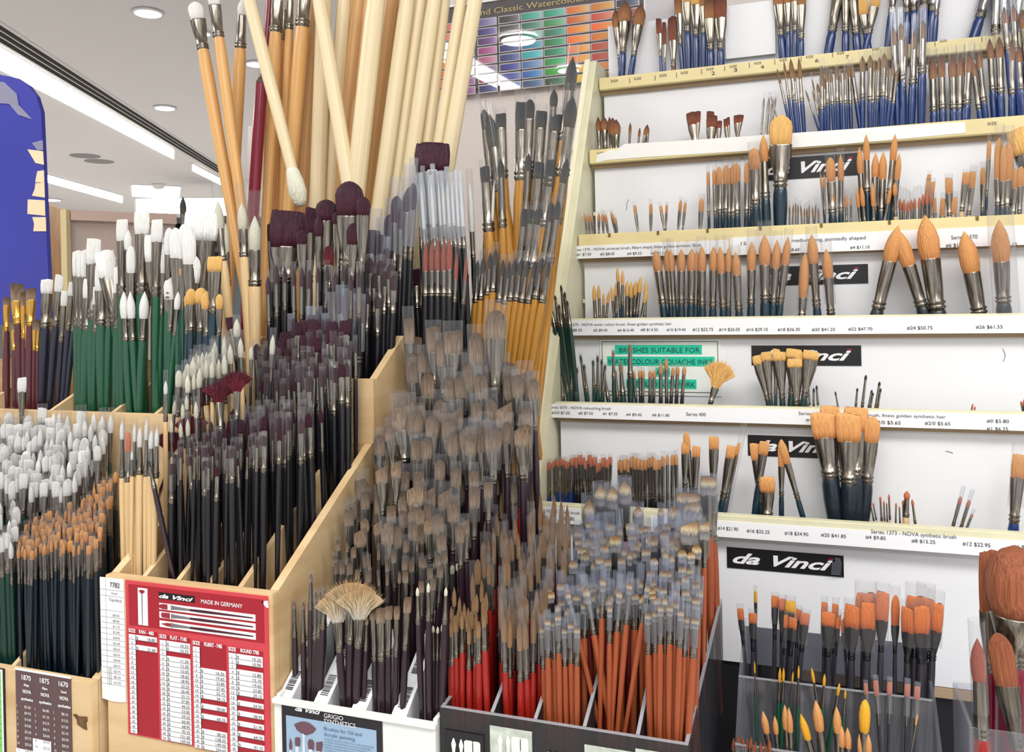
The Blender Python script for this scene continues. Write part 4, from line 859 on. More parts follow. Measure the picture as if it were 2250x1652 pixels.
S(1, 'thick blue handled brushes leaning right', 'near the right end of the top tier', [(2178, -48, 2140, 26, 40, 50), (2190, -40, 2186, 22, 40, 80), (2206, -36, 2204, 22, 40, 86), (2240, -60, 2226, 30, 44, 80, 'flat', 'gold')], 'sable', 'blue', slv=sleeveb, hwk=.85)
# --- tier 2
S(2, 'brown mop brushes with fine points', 'at the left end of the second tier', [(1314, 256, 1317, 12, 34, 46), (1327, 256, 1330, 18, 32, 40), (1339, 256, 1343, 12, 38, 40), (1346, 258, 1349, 18, 38, 40), (1354, 262, 1354, 20, 36, 40)], 'sable', 'brown')
S(2, 'tiny pointed brushes', 'right of the brown mops on the second tier', [(1385, 269, 1383, 7, 26, 40), (1406, 280, 1402, 6, 22, 40), (1423, 273, 1413, 11, 26, 40), (1424, 277, 1422, 7, 18, 40)], 'sable', 'brown')
S(2, 'reddish brown flat brushes', 'in the middle of the second tier', [(1519, 246, 1527, 24, 30, 50), (1535, 243, 1532, 10, 28, 50), (1561, 244, 1562, 17, 26, 40), (1565, 253, 1562, 24, 28, 50), (1581, 265, 1579, 12, 18, 40), (1595, 260, 1598, 12, 20, 44), (1600, 257, 1602, 7, 20, 40), (1619, 252, 1621, 15, 20, 44), (1630, 252, 1620, 10, 18, 44)], 'sabled', 'brown', shape='flat', hwk=.5, spin=0)
S(2, 'slim white sleeved liner brushes', 'left of the thin blue brushes on the second tier', [(1679, 213, 1672, 5, 30, 60), (1690, 212, 1683, 7, 40, 60), (1697, 222, 1692, 6, 40, 50), (1705, 212, 1690, 7, 44, 50), (1694, 211, 1718, 4, 30, 60)], 'greyhair', 'natural', slv=sleeve, hwk=.9)
S(2, 'slim long haired brushes with blue handles', 'under the stamp reading size 6', [(1707, 150, 1740, 6, 36, 50), (1722, 132, 1743, 6, 42, 46), (1737, 128, 1752, 11, 46, 50), (1744, 150, 1757, 7, 30, 50), (1755, 125, 1767, 9, 50, 52)], 'tan', 'blue', hwk=1.1, hk='long')
S(2, 'fine blue handled rounds', 'in the long dense row of the second tier', [(1770, 198, 1800, 4, 26, 34), (1784, 171, 1806, 4, 30, 50), (1785, 198, 1806, 4, 26, 34), (1796, 182, 1808, 7, 22, 40), (1806, 143, 1806, 10, 48, 52), (1811, 170, 1814, 6, 26, 40), (1817, 155, 1820, 9, 26, 48), (1826, 160, 1832, 7, 22, 50), (1838, 152, 1842, 9, 24, 50), (1846, 160, 1850, 6, 22, 48), (1856, 152, 1860, 7, 24, 54)], 'tan', 'blue', slv=sleeve, hwk=1.15, hk='long')
S(2, 'upright blue handled rounds', 'right half of the dense row on the second tier', [(1865, 142, 1870, 9, 30, 60), (1870, 140, 1890, 10, 34, 56), (1895, 122, 1895, 12, 38, 58), (1912, 120, 1912, 12, 32, 72), (1922, 130, 1916, 7, 30, 70), (1932, 124, 1926, 8, 34, 64), (1943, 116, 1938, 14, 36, 62), (1950, 146, 1944, 8, 26, 48), (1964, 140, 1950, 8, 30, 54), (1972, 150, 1958, 7, 30, 50)], 'tan', 'blue', slv=sleeve, hwk=1.0, hk='long')
S(2, 'tall blue rounds in bluish sleeves', 'standing out of the second tier over the ledge', [(1963, 60, 1972, 15, 42, 90), (1979, 50, 1984, 16, 40, 92), (1990, 80, 1980, 13, 46, 78), (2010, 66, 2002, 15, 44, 78), (2028, 44, 2024, 16, 42, 78)], 'tan', 'blue', slv=sleeveb, hwk=1.15, over=.9)
S(2, 'pointed brown rounds with blue handles', 'right of the tall sleeved blues on the second tier', [(2048, 124, 2052, 17, 52, 72), (2067, 118, 2072, 17, 54, 70), (2092, 120, 2096, 18, 52, 70), (2110, 118, 2108, 15, 50, 74), (2130, 112, 2122, 20, 50, 70), (2136, 130, 2154, 13, 40, 74), (2149, 112, 2166, 14, 40, 76)], 'sable', 'blue', slv=sleeve, hwk=.95)
S(2, 'thick brown rounds with blue handles', 'near the right end of the second tier', [(2174, 84, 2184, 14, 48, 70), (2195, 80, 2200, 17, 50, 78), (2224, 84, 2224, 16, 52, 74), (2236, 100, 2248, 17, 40, 60), (2246, 20, 2270, 20, 46, 70)], 'sable', 'blue', slv=sleeve, hwk=1.0)
S(2, 'sleeved brown rounds leaning left', 'crossing the yellow ledge near the right end', [(2206, 14, 2226, 14, 40, 60), (2226, 10, 2240, 15, 40, 60)], 'sable', 'blue', slv=sleeveb, hwk=1.0, over=.9)
# --- tier 3
S(3, 'tiny orange rounds in clear sleeves', 'at the left end of the third tier', [(1286, 470, 1290, 6, 18, 30), (1293, 470, 1296, 6, 18, 30), (1299, 470, 1303, 6, 18, 30), (1316, 468, 1316, 7, 18, 30), (1324, 468, 1326, 7, 20, 30), (1330, 470, 1336, 7, 20, 30), (1343, 465, 1352, 7, 18, 30), (1350, 476, 1356, 8, 16, 30)], 'orange', 'teal', slv=sleeve)
S(3, 'small orange filberts standing apart', 'left of the dense orange group on the third tier', [(1394, 450, 1402, 8, 22, 50), (1430, 447, 1430, 8, 24, 50), (1451, 451, 1460, 7, 20, 40), (1465, 449, 1463, 6, 20, 40), (1496, 440, 1490, 8, 26, 50), (1506, 444, 1500, 7, 24, 40), (1542, 436, 1538, 11, 30, 50)], 'orange', 'teal', shape='filbert', slv=sleeve)
S(3, 'orange filberts with dark teal handles', 'left of the largest brush on the third tier', [(1556, 376, 1558, 8, 32, 68), (1569, 372, 1572, 9, 34, 70), (1580, 366, 1582, 14, 40, 66), (1595, 362, 1594, 14, 42, 66), (1604, 368, 1602, 12, 40, 70), (1618, 358, 1620, 18, 42, 74), (1612, 360, 1610, 14, 44, 74), (1642, 356, 1640, 13, 46, 70), (1660, 353, 1656, 23, 46, 66), (1656, 325, 1662, 24, 48, 80)], 'orange', 'teal', shape='filbert', slv=sleeve, hwk=.85)
S(3, 'slender orange quill brush', 'just left of the largest round orange brush', [(1677, 296, 1684, 19, 60, 82)], 'orange', 'teal', hwk=1.1)
S(3, 'largest domed orange brush with shiny ferrule and dark teal handle', 'on the third tier', [(1716, 253, 1714, 50, 68, 92)], 'gold', 'teal', shape='filbert', hwk=.62, spin=0, yt=RY[3]+.045, yf=.042)
S(3, 'hair thin liner brushes in clear sleeves', 'right of the largest orange brush', seq(11, 1736, 1798, 450, 0, 4, 26, 40, jy=8), 'tan', 'natural', slv=sleeve, hwk=1)
S(3, 'orange rounds of mixed size', 'in front of the black sign on the third tier', [(1803, 382, 1812, 5, 30, 66), (1811, 384, 1812, 6, 28, 60), (1824, 346, 1830, 20, 56, 70, 'filbert'), (1847, 338, 1848, 14, 60, 70), (1828, 413, 1836, 8, 48, 34), (1859, 426, 1860, 7, 30, 34), (1870, 432, 1870, 5, 20, 40)], 'orange', 'teal', slv=sleeve, hwk=.9)
S(3, 'tall pointed orange rounds with teal handles', 'right of the black sign on the third tier', [(1888, 323, 1896, 14, 60, 70), (1903, 294, 1907, 14, 60, 72), (1924, 335, 1920, 16, 56, 76), (1941, 332, 1936, 17, 64, 74), (1967, 294, 1950, 15, 60, 74), (1976, 336, 1962, 14, 60, 70)], 'orange', 'teal', hwk=1.0)
S(3, 'short orange rounds', 'standing before the tall pointed ones on the third tier', [(1882, 410, 1890, 8, 46, 36), (1892, 405, 1900, 10, 48, 36), (1917, 400, 1920, 10, 54, 36), (1958, 408, 1944, 9, 40, 46), (1966, 400, 1968, 10, 30, 46)], 'orange', 'natural', hwk=.9, yt=RY[3]+.034)
S(3, 'fine orange brushes in long clear sleeves', 'right part of the third tier', seq(9, 1978, 2044, (440, 424), 0, 7, 26, 44, jy=6), 'salmon', 'natural', slv=sleeve, hwk=.9, over=.8)
S(3, 'short flat orange brushes', 'near the right end of the third tier', [(2042, 382, 2030, 9, 40, 50), (2040, 398, 2034, 10, 30, 50), (2050, 398, 2042, 10, 30, 50), (2053, 433, 2054, 8, 34, 20), (2073, 435, 2070, 11, 40, 20), (2085, 390, 2086, 15, 36, 50), (2095, 432, 2092, 17, 40, 20), (2124, 378, 2112, 15, 28, 60), (2139, 376, 2128, 13, 38, 60), (2132, 440, 2126, 8, 26, 20)], 'orange', 'natural', shape='flat', slv=sleeve, hwk=.7)
S(3, 'orange filberts of mixed length', 'at the right end of the third tier', [(2160, 367, 2158, 11, 40, 60), (2174, 308, 2166, 9, 44, 80), (2196, 303, 2192, 18, 92, 60), (2216, 312, 2212, 22, 86, 60), (2229, 370, 2226, 17, 46, 60), (2206, 320, 2202, 14, 80, 60), (2244, 365, 2240, 14, 46, 60)], 'orange', 'teal', shape='filbert', slv=sleeve, hwk=.7)
S(3, 'broad orange mottler leaning left', 'cut by the frame on the third tier', [(2240, 280, 2290, 56, 60, 80)], 'gold', 'teal', shape='flat', hwk=.4, spin=0, yt=RY[3]+.045, yf=.042)
# --- tier 4
S(4, 'small golden rounds with short handles', 'at the left end of the fourth tier', [(1305, 626, 1308, 10, 34, 44), (1315, 624, 1318, 8, 32, 44), (1326, 642, 1326, 7, 28, 40), (1338, 638, 1332, 7, 28, 36), (1343, 628, 1350, 8, 34, 40), (1353, 620, 1354, 8, 30, 40), (1356, 587, 1364, 8, 32, 60), (1368, 593, 1368, 8, 34, 44)], 'gold', 'teal', slv=None, hwk=.95)
S(4, 'golden rounds bunched together', 'left of the big orange rounds on the fourth tier', [(1378, 615, 1378, 11, 36, 50), (1387, 618, 1386, 10, 36, 44), (1397, 615, 1394, 10, 34, 44), (1402, 620, 1400, 8, 36, 46), (1408, 607, 1398, 10, 36, 50), (1420, 615, 1416, 9, 36, 50), (1422, 632, 1410, 9, 34, 40)], 'gold', 'teal', hwk=.95)
S(4, 'thick pointed orange rounds', 'in the long row of the fourth tier', [(1440, 549, 1460, 21, 50, 72), (1465, 545, 1476, 17, 52, 74), (1473, 547, 1482, 16, 50, 74), (1497, 546, 1497, 20, 52, 72), (1520, 545, 1518, 21, 52, 72), (1531, 550, 1528, 14, 46, 74), (1542, 540, 1543, 20, 58, 76), (1568, 540, 1566, 20, 56, 80), (1582, 541, 1590, 20, 62, 76), (1601, 542, 1600, 16, 56, 78), (1616, 552, 1624, 20, 55, 76)], 'orange', 'teal', slv=sleeve, hwk=.85)
S(4, 'thick pointed orange rounds', 'left of the black sign on the fourth tier', [(1652, 530, 1650, 21, 66, 74), (1680, 515, 1682, 27, 70, 76), (1708, 526, 1698, 20, 66, 76), (1732, 519, 1712, 18, 66, 84)], 'orange', 'teal', slv=sleeve, hwk=.85)
S(4, 'orange rounds in front of the black sign', 'on the fourth tier', [(1770, 556, 1762, 22, 100, 40, 'mop'), (1783, 514, 1796, 23, 66, 96), (1815, 546, 1826, 23, 66, 82)], 'orange', 'teal', slv=sleeve, hwk=.8)
S(4, 'huge pointed orange brushes', 'at the right of the fourth tier', [(1974, 495, 1926, 34, 84, 108), (1972, 502, 2030, 33, 88, 92), (2032, 472, 2060, 46, 100, 112), (2118, 508, 2152, 40, 94, 92), (2195, 482, 2206, 38, 96, 90)], 'orange', 'deepteal', hwk=.85, yt=RY[4]+.052, yf=.047)
# tall sleeve on the rightmost
sv = link('clear_sleeve', loft([(0, .5, .5), (1, .5, .5)], 20, cap=False), sleeve); a = P(2212, 690, RY[4]+.01); b = P(2196, 458, RY[4]+.02); k = mpp(b)
sv.location = a; sv.scale = (56*k, 50*k, (b-a).length); sv.rotation_euler = (b-a).to_track_quat('Z', 'X').to_euler(); tag(sv, 'wide clear plastic tube around the rightmost huge orange brush', 'sleeve')
# --- tier 5
S(5, 'dark green retouching brushes in tiny sleeves', 'bunched at the left end of the fifth tier', [(1232, 815, 1238, 6, 14, 50), (1243, 800, 1250, 7, 14, 50), (1256, 790, 1256, 6, 12, 56), (1268, 808, 1266, 6, 12, 50), (1275, 778, 1290, 6, 18, 60), (1283, 800, 1292, 6, 12, 50), (1303, 790, 1306, 6, 14, 50), (1313, 780, 1314, 6, 16, 60), (1322, 788, 1324, 6, 14, 60), (1330, 800, 1322, 6, 14, 50)], 'charcoal', 'dkgreen', slv=sleeve, hwk=1.5)
S(5, 'slender brushes with dark green handles', 'in front of the green notice', [(1327, 820, 1338, 6, 14, 44), (1347, 768, 1350, 6, 16, 50), (1352, 812, 1358, 6, 14, 50), (1363, 797, 1370, 9, 22, 50), (1384, 756, 1386, 9, 18, 56)], 'tan', 'dkgreen', slv=sleeve, hwk=1.6)
S(5, 'little orange rounds in clear sleeves', 'across the green notice', [(1392, 815, 1398, 8, 16, 44), (1406, 812, 1408, 9, 18, 40), (1413, 812, 1412, 8, 18, 40), (1429, 812, 1428, 9, 18, 40), (1438, 812, 1436, 8, 18, 40), (1452, 798, 1452, 10, 24, 50), (1464, 789, 1465, 9, 24, 60), (1479, 806, 1474, 9, 20, 44), (1489, 803, 1486, 9, 20, 44), (1504, 804, 1498, 9, 20, 44)], 'orange', 'black', slv=sleeve, hwk=.95)
S(5, 'single golden fan brush', 'right of the green notice', [(1590, 785, 1560, 86, 70, 34)], 'gold', 'dkgreen', shape='fan', spin=0)
S(5, 'gold flat wash brushes bundled together', 'before the black sign on the fifth tier', [(1665, 780, 1690, 28, 22, 80), (1683, 772, 1694, 24, 22, 84), (1706, 766, 1704, 16, 20, 80), (1712, 772, 1720, 30, 22, 84), (1745, 766, 1738, 34, 22, 80), (1757, 772, 1744, 20, 22, 76), (1747, 787, 1750, 36, 22, 84), (1783, 770, 1764, 34, 22, 84)], 'gold', 'dkgreen', shape='flat', hwk=.46, spin=0)
S(5, 'very fine brushes', 'just right of the bundled gold flats', [(1768, 856, 1776, 4, 10, 30), (1776, 850, 1780, 4, 10, 30), (1788, 852, 1788, 5, 10, 30), (1794, 846, 1798, 5, 10, 34), (1835, 859, 1842, 4, 10, 30)], 'charcoal', 'natural', hwk=1.2)
S(5, 'needle fine brushes', 'above the middle of the fifth ledge', [(1884, 852, 1880, 5, 8, 30), (1903, 823, 1894, 6, 12, 60), (1916, 856, 1908, 5, 8, 30), (1919, 862, 1912, 4, 8, 26), (1933, 838, 1924, 6, 10, 50), (1936, 852, 1928, 4, 10, 30)], 'charcoal', 'brown', hwk=1.2)
S(5, 'tiny red tipped brushes', 'at the right of the fifth tier', [(2138, 886, 2134, 4, 12, 30), (2143, 892, 2140, 4, 10, 26), (2243, 880, 2248, 5, 12, 40), (2250, 876, 2252, 6, 14, 40)], 'salmon', 'natural', hwk=1)
# leaning green ones outside the side board
cluster('dark green handled liners leaning against the cream side board', 'left of the fourth ledge', [(1206, 655, 1248, 6, 10, 56), (1219, 648, 1252, 6, 12, 60), (1232, 625, 1262, 6, 16, 60), (1240, 640, 1264, 6, 14, 60), (1228, 668, 1254, 5, 12, 40), (1246, 660, 1268, 6, 12, 50)], 1.165, 1.155, ZT[5]-.0995, 870, 'charcoal', 'dkgreen', hwk=2.0)
# --- tier 6
S(6, 'small orange rounds with navy handles in sleeves', 'packed at the left end of the sixth tier', seq(13, 1193, 1262, (1012, 1008), 0, 8, 18, 56, jy=6, lean=3), 'salmon', 'blue', slv=sleeve, hwk=1.0, yt=RY[6]+.05)
S(6, 'small orange flats with dark ferrules', 'packed right of the small rounds on the sixth tier', seq(13, 1262, 1340, (1003, 1012), 0, 10, 20, 56, jy=9, lean=4), 'salmon', 'black', shape='flat', slv=sleeve, hwk=.8)
S(6, 'orange filberts in clear sleeves', 'in the middle bunch of the sixth tier', seq(13, 1362, 1448, (1008, 1004), 0, 13, 26, 70, jy=6, lean=3), 'orange', 'black', shape='filbert', slv=sleeve, hwk=.6)
S(6, 'slim orange filberts', 'at the right edge of the middle bunch on the sixth tier', seq(4, 1458, 1486, (1004, 998), 0, 9, 26, 80, jy=5, lean=3), 'orange', 'black', shape='filbert', slv=sleeve, hwk=.8)
S(6, 'medium orange brushes', 'before the empty clear sleeve on the sixth tier', [(1507, 948, 1524, 15, 44, 90, 'filbert'), (1506, 972, 1504, 18, 26, 76), (1530, 979, 1526, 18, 26, 80), (1569, 958, 1566, 22, 30, 90), (1610, 979, 1583, 24, 30, 90), (1624, 972, 1594, 8, 30, 90)], 'orange', 'teal', shape='flat', hwk=.7, spin=0)
S(6, 'orange flats and filberts', 'in front of the black sign on the sixth tier', [(1658, 973, 1676, 23, 38, 90, 'flat'), (1680, 968, 1658, 22, 32, 70, 'flat'), (1717, 965, 1717, 16, 60, 66, 'filbert'), (1716, 968, 1766, 17, 52, 80, 'filbert'), (1686, 1046, 1686, 34, 36, 54, 'flat')], 'orange', 'teal', hwk=.72, spin=0, yt=RY[6]+.035)
S(6, 'big flat orange wash brushes with navy handles', 'rising over the fifth ledge', [(1821, 890, 1834, 42, 60, 90), (1880, 893, 1882, 52, 54, 100), (1806, 905, 1836, 52, 58, 86), (1918, 915, 1898, 34, 58, 90, 'filbert'), (1864, 907, 1868, 53, 64, 92)], 'orange', 'deepteal', shape='flat', hwk=.74, spin=.05, yt=RY[6]+.052, yf=.046)
S(6, 'thin pointed brushes with metal ferrules', 'right of the big flat brushes on the sixth tier', [(1910, 1094, 1922, 4, 10, 40), (1918, 1104, 1928, 4, 8, 30), (1934, 1090, 1938, 5, 10, 44), (1942, 1100, 1944, 4, 8, 36), (1953, 1085, 1956, 5, 12, 44), (1948, 1104, 1950, 4, 8, 34), (1969, 1104, 1968, 4, 10, 36), (1976, 1112, 1978, 4, 8, 30), (1984, 1098, 1986, 5, 10, 40), (2004, 1096, 2012, 6, 14, 40), (1993, 1078, 1990, 13, 18, 40)], 'salmon', 'natural', hwk=1.1)
S(6, 'small sleeved orange brushes leaning right', 'at the right of the sixth tier', [(2112, 1090, 2092, 8, 18, 50), (2131, 1097, 2110, 8, 18, 50), (2137, 1128, 2122, 6, 12, 40)], 'salmon', 'natural', slv=sleeveb, hwk=1.0, over=1.2)
S(6, 'flat orange brush with navy handle', 'cut by the frame on the sixth tier', [(2240, 997, 2226, 28, 54, 98)], 'orange', 'blue', shape='flat', hwk=.8, slv=sleeve, spin=0)
def tube(p0, p1, w, label, m_=sleeve, Y0=None, Y1=None):
    a = P(*p0, Y0); b = P(*p1, Y1 or Y0); o = link('clear_sleeve', loft([(0, .5, .42), (.9, .5, .42), (1, .52, .3)], 16, cap=False), m_); k = mpp(a)
    o.location = a; o.scale = (w*k, w*k, (b-a).length); o.rotation_euler = (b-a).to_track_quat('Z', 'X').to_euler(); return tag(o, label, 'sleeve')
tube((1596, 1125), (1636, 930), 15, 'empty clear plastic sleeve leaning on the sixth tier', Y0=RY[6]+.03, Y1=RY[6]+.05)

# ================================================================ ACRYLIC RISER BRUSHES (right, bottom)
HF = COUNTER+.0005
def K(desc, where, items, hair, hnd, Yt, **kw):
    fz = kw.pop('fz', HF)
    cluster(desc, where, items, Yt, Yt-.008, fz, 1640, hair, hnd, **kw)
K('flat orange brushes with smoky ferrules', 'left group in the clear acrylic holder', [(1626, 1336, 1654, 14, 26, 50), (1660, 1297, 1664, 8, 28, 60, 'filbert', 'yellow'), (1654, 1346, 1656, 18, 24, 60), (1703, 1308, 1700, 16, 27, 70), (1719, 1314, 1716, 16, 28, 70, None, 'salmon'), (1737, 1319, 1726, 22, 28, 70, None, 'yellow'), (1756, 1338, 1736, 14, 26, 60), (1742, 1356, 1724, 20, 26, 60), (1770, 1346, 1738, 20, 28, 60, None, 'salmon'), (1727, 1350, 1712, 9, 30, 60)], 'vivid', 'greyh', .892, shape='flat', ferr=blackmet, hwk=.6, slv=sleeve, dY=.0025)
K('broad flat orange brushes', 'middle group in the clear acrylic holder', [(1812, 1322, 1806, 14, 50, 70), (1836, 1326, 1822, 14, 44, 66), (1821, 1344, 1816, 30, 32, 66), (1843, 1348, 1824, 10, 34, 60, 'angled'), (1852, 1354, 1870, 12, 36, 60, 'angled'), (1902, 1300, 1900, 42, 58, 70, None, 'salmon'), (1873, 1328, 1866, 34, 52, 70), (1910, 1322, 1896, 36, 60, 70), (1940, 1298, 1928, 27, 66, 70, None, 'salmon')], 'vivid', 'greyh', .885, shape='flat', ferr=blackmet, hwk=.5, slv=sleeve, dY=.0025)
K('large flat orange brushes', 'right group in the clear acrylic holder', [(1968, 1307, 1964, 19, 68, 60, 'filbert'), (2012, 1307, 2006, 40, 66, 70), (2034, 1312, 2026, 36, 70, 66), (2056, 1322, 2036, 34, 64, 66), (1996, 1334, 1990, 30, 56, 66), (2026, 1330, 2020, 34, 62, 66)], 'vivid', 'greyh', .885, shape='flat', ferr=blackmet, hwk=.5, slv=sleeve, dY=.0025)
K('slim golden liner brushes', 'middle step of the clear acrylic holder', [(1658, 1452, 1662, 3.5, 26, 50), (1714, 1466, 1708, 7, 32, 46), (1722, 1466, 1716, 6, 30, 46), (1743, 1474, 1728, 4, 26, 44), (1755, 1461, 1750, 5, 28, 60), (1783, 1466, 1812, 7, 32, 50), (1812, 1480, 1802, 7, 26, 50), (1845, 1500, 1820, 7, 28, 44), (1858, 1514, 1848, 5, 20, 40)], 'yellow', 'green', .842, hwk=1.4)
K('small salmon flats in clear sleeves', 'right side of the clear acrylic holder', [(1902, 1500, 1908, 9, 26, 50), (1924, 1494, 1934, 11, 34, 62), (1955, 1497, 1952, 11, 30, 62), (1994, 1501, 1990, 12, 30, 62), (2016, 1507, 2008, 12, 30, 62)], 'salmon', 'greyh', .842, shape='flat', slv=sleeveb, hwk=.6, spin=0)
K('golden pointed rounds', 'lowest step of the clear acrylic holder', [(1676, 1562, 1690, 16, 48, 60), (1702, 1572, 1708, 12, 40, 60), (1724, 1548, 1730, 15, 54, 60), (1733, 1554, 1738, 14, 54, 60), (1759, 1568, 1780, 18, 56, 60, None, 'yellow'), (1792, 1538, 1806, 22, 66, 66), (1838, 1552, 1842, 18, 58, 66), (1849, 1594, 1850, 16, 46, 50), (1862, 1598, 1864, 14, 46, 50), (1901, 1537, 1898, 24, 72, 60, 'mop', 'yellow'), (1888, 1612, 1890, 12, 50, 40), (1908, 1612, 1908, 14, 50, 40), (2016, 1568, 2004, 5, 26, 60)], 'orange', 'green', .812, slv=None, hwk=.85)
K('short orange rounds seen through acrylic', 'bottom left corner of the clear acrylic holder', seq(9, 1612, 1690, (1618, 1628), 0, 9, 30, 30, jy=6, lean=3), 'rust', 'brown', .806, hwk=1.0, fz=COUNTER+.0005)
# giant mops at the right edge
cluster('giant rust coloured mop brush', 'the largest, cut by the right edge of the frame', [(2232, 1200, 2226, 116, 152, 110)], .872, .870, HF, 1640, 'rust', 'crimson', shape='mop', hwk=.5, spin=0)
cluster('giant split rust mop brush with crimson handle', 'behind the largest one', [(2178, 1207, 2176, 48, 140, 128)], .895, .893, HF, 1640, 'rust', 'crimson', shape='flat', hwk=.62, spin=0)
cluster('leaning pointed rust mop brush with wide ferrule', 'in front of the largest one', [(2192, 1390, 2236, 52, 118, 130)], .845, .840, HF, 1640, 'rust', 'crimson', shape='filbert', hwk=.6, spin=0)
cluster('sleeved salmon round brush with bright red handle', 'at the bottom right by the giant mops', [(2147, 1402, 2158, 32, 92, 126)], .826, .826, HF, 1640, 'redbr', 'red', shape='round', hwk=1.15, slv=sleeve)

# ================================================================ LEFT: LOW RACK (white and orange synthetics)
crowd('orange synthetic brushes with dark teal handles', 'of the low plywood rack', (34, 1212), (216, 1192), (70, 1100), (262, 1024), .665, .775, 11, 18, fl0,
      [(4, 'round', 7, 24, 54), (3, 'filbert', 9, 24, 56), (2, 'flat', 11, 24, 56)], 'orange', 'deepteal', slv=sleeve, jy=9, skip=.0, tilt=.004, hwk=1.1, split=['in the front rows', 'in the back rows'])
crowd('white synthetic brushes with green handles', 'of the low plywood rack', (-60, 1190), (30, 1190), (-120, 1050), (70, 1070), .66, .765, 6, 7, fl0,
      [(2, 'flat', 16, 34, 54), (2, 'filbert', 15, 36, 54), (1, 'round', 10, 34, 54)], 'white', 'dkgreen', slv=sleeve, jy=9, tilt=.004, hwk=.9, split=['in the front left corner'])
crowd('white synthetic brushes in clear sleeves', 'of the low plywood rack', (-100, 1045), (160, 1075), (-100, 905), (262, 895), .735, .785, 8, 20, fl0,
      [(3, 'flat', 19, 36, 60), (3, 'filbert', 19, 38, 60), (3, 'round', 12, 38, 60)], 'white', 'dkgreen', slv=sleeve, jy=12, tilt=.006, hwk=.7, split=['in the middle rows', 'in the back rows'])
cluster('tall white flat brush', 'standing above the back rows of the low rack', [(48, 828, 48, 18, 34, 60)], .79, .79, fl0(.78), 1100, 'white', 'dkgreen', shape='flat', spin=0)
# ================================================================ LEFT: REAR RACK (big white brushes)
def R3(desc, where, items, hair, hnd, Yt=.86, **kw): cluster(desc, where, items, Yt, Yt-.006, fl3(.83), 880, hair, hnd, **kw)
R3('bristle brushes with golden ferrules and maroon handles', 'at the left end of the rear rack', [(-8, 700, -12, 13, 24, 60), (14, 652, 16, 14, 20, 56), (12, 705, 10, 10, 22, 40), (38, 622, 42, 27, 40, 50), (52, 640, 54, 14, 34, 70), (68, 632, 66, 20, 28, 56), (60, 690, 62, 12, 26, 50), (82, 702, 82, 10, 26, 44), (30, 700, 32, 12, 26, 44), (76, 700, 74, 9, 26, 44)], 'natural', 'maroon', ferr=brass, shape='flat', slv=None, hwk=.95, spin=0, Yt=.86)
R3('white flat brushes with navy handles', 'right of the golden ferrule brushes', [(104, 613, 92, 25, 32, 76), (131, 603, 110, 17, 38, 76), (142, 638, 128, 14, 34, 80), (159, 618, 138, 14, 32, 76), (172, 620, 146, 12, 34, 76)], 'white', 'navy', shape='flat', hwk=1.0, spin=0, Yt=.858)
R3('big white filberts and flats with green handles', 'in the middle of the rear rack', [(171, 550, 172, 22, 58, 110), (192, 548, 190, 26, 62, 110), (180, 555, 178, 20, 55, 110), (206, 522, 204, 30, 60, 120), (228, 550, 298, 42, 62, 104), (244, 560, 236, 20, 60, 100), (196, 610, 186, 24, 46, 70), (222, 580, 224, 26, 60, 74), (212, 630, 206, 14, 40, 60), (262, 585, 256, 22, 60, 80)], 'white', 'green', hwk=.95, Yt=.852, shape='flat', spin=0)
R3('tall pointed white brushes with green handles', 'left of the broadest white brush', [(297, 600, 318, 24, 70, 84, 'round'), (290, 610, 292, 14, 60, 84, 'round'), (329, 585, 300, 22, 52, 90, 'flat'), (302, 560, 306, 18, 60, 110), (267, 565, 262, 22, 60, 90), (313, 640, 312, 16, 50, 60), (268, 480, 270, 24, 50, 120, 'flat'), (312, 463, 312, 32, 52, 130, 'flat'), (345, 480, 340, 24, 52, 120, 'flat'), (282, 505, 284, 18, 46, 100, 'round'), (372, 500, 366, 20, 60, 100, 'filbert'), (288, 540, 288, 20, 60, 120, 'filbert')], 'white', 'green', hwk=.85, Yt=.845, spin=0, shape='round')
R3('broad rounded white brushes', 'around the broadest flat white brush', [(360, 537, 350, 36, 66, 90), (392, 535, 384, 40, 72, 90), (340, 516, 345, 44, 60, 100, 'flat'), (425, 560, 410, 34, 64, 84), (404, 492, 400, 26, 80, 110), (415, 500, 420, 30, 84, 100), (376, 608, 372, 30, 52, 70), (386, 500, 392, 28, 70, 100)], 'white', 'green', shape='filbert', hwk=.5, Yt=.84, spin=0)
R3('broadest flat white brush with a wide shiny ferrule', 'near the honey coloured handles', [(444, 463, 436, 72, 66, 130)], 'white', 'green', shape='flat', hwk=.3, Yt=.865, spin=0)
R3('orange haired brushes with dark teal handles', 'at the right of the rear rack', [(397, 572, 396, 10, 36, 66, 'round'), (368, 636, 362, 13, 30, 64), (420, 634, 420, 22, 36, 58), (412, 645, 408, 14, 30, 60), (442, 632, 440, 26, 36, 62), (455, 640, 448, 20, 40, 60), (472, 562, 466, 32, 36, 90, 'flat'), (468, 645, 470, 18, 36, 56), (482, 646, 480, 16, 34, 60), (450, 644, 460, 18, 36, 60)], 'gold', 'teal', shape='filbert', hwk=.75, Yt=.832, spin=0)
R3('lone charcoal round brush', 'sticking up above the white brushes', [(402, 432, 405, 14, 40, 60)], 'charcoal', 'black', Yt=.89)
R3('green handles seen in front of the wooden dividers', 'right part of the rear rack', [(392, 640, 372, 14, 40, 60), (272, 640, 284, 20, 60, 50), (286, 640, 300, 18, 60, 50), (318, 640, 308, 20, 60, 50)], 'white', 'green', hwk=.9, Yt=.828)
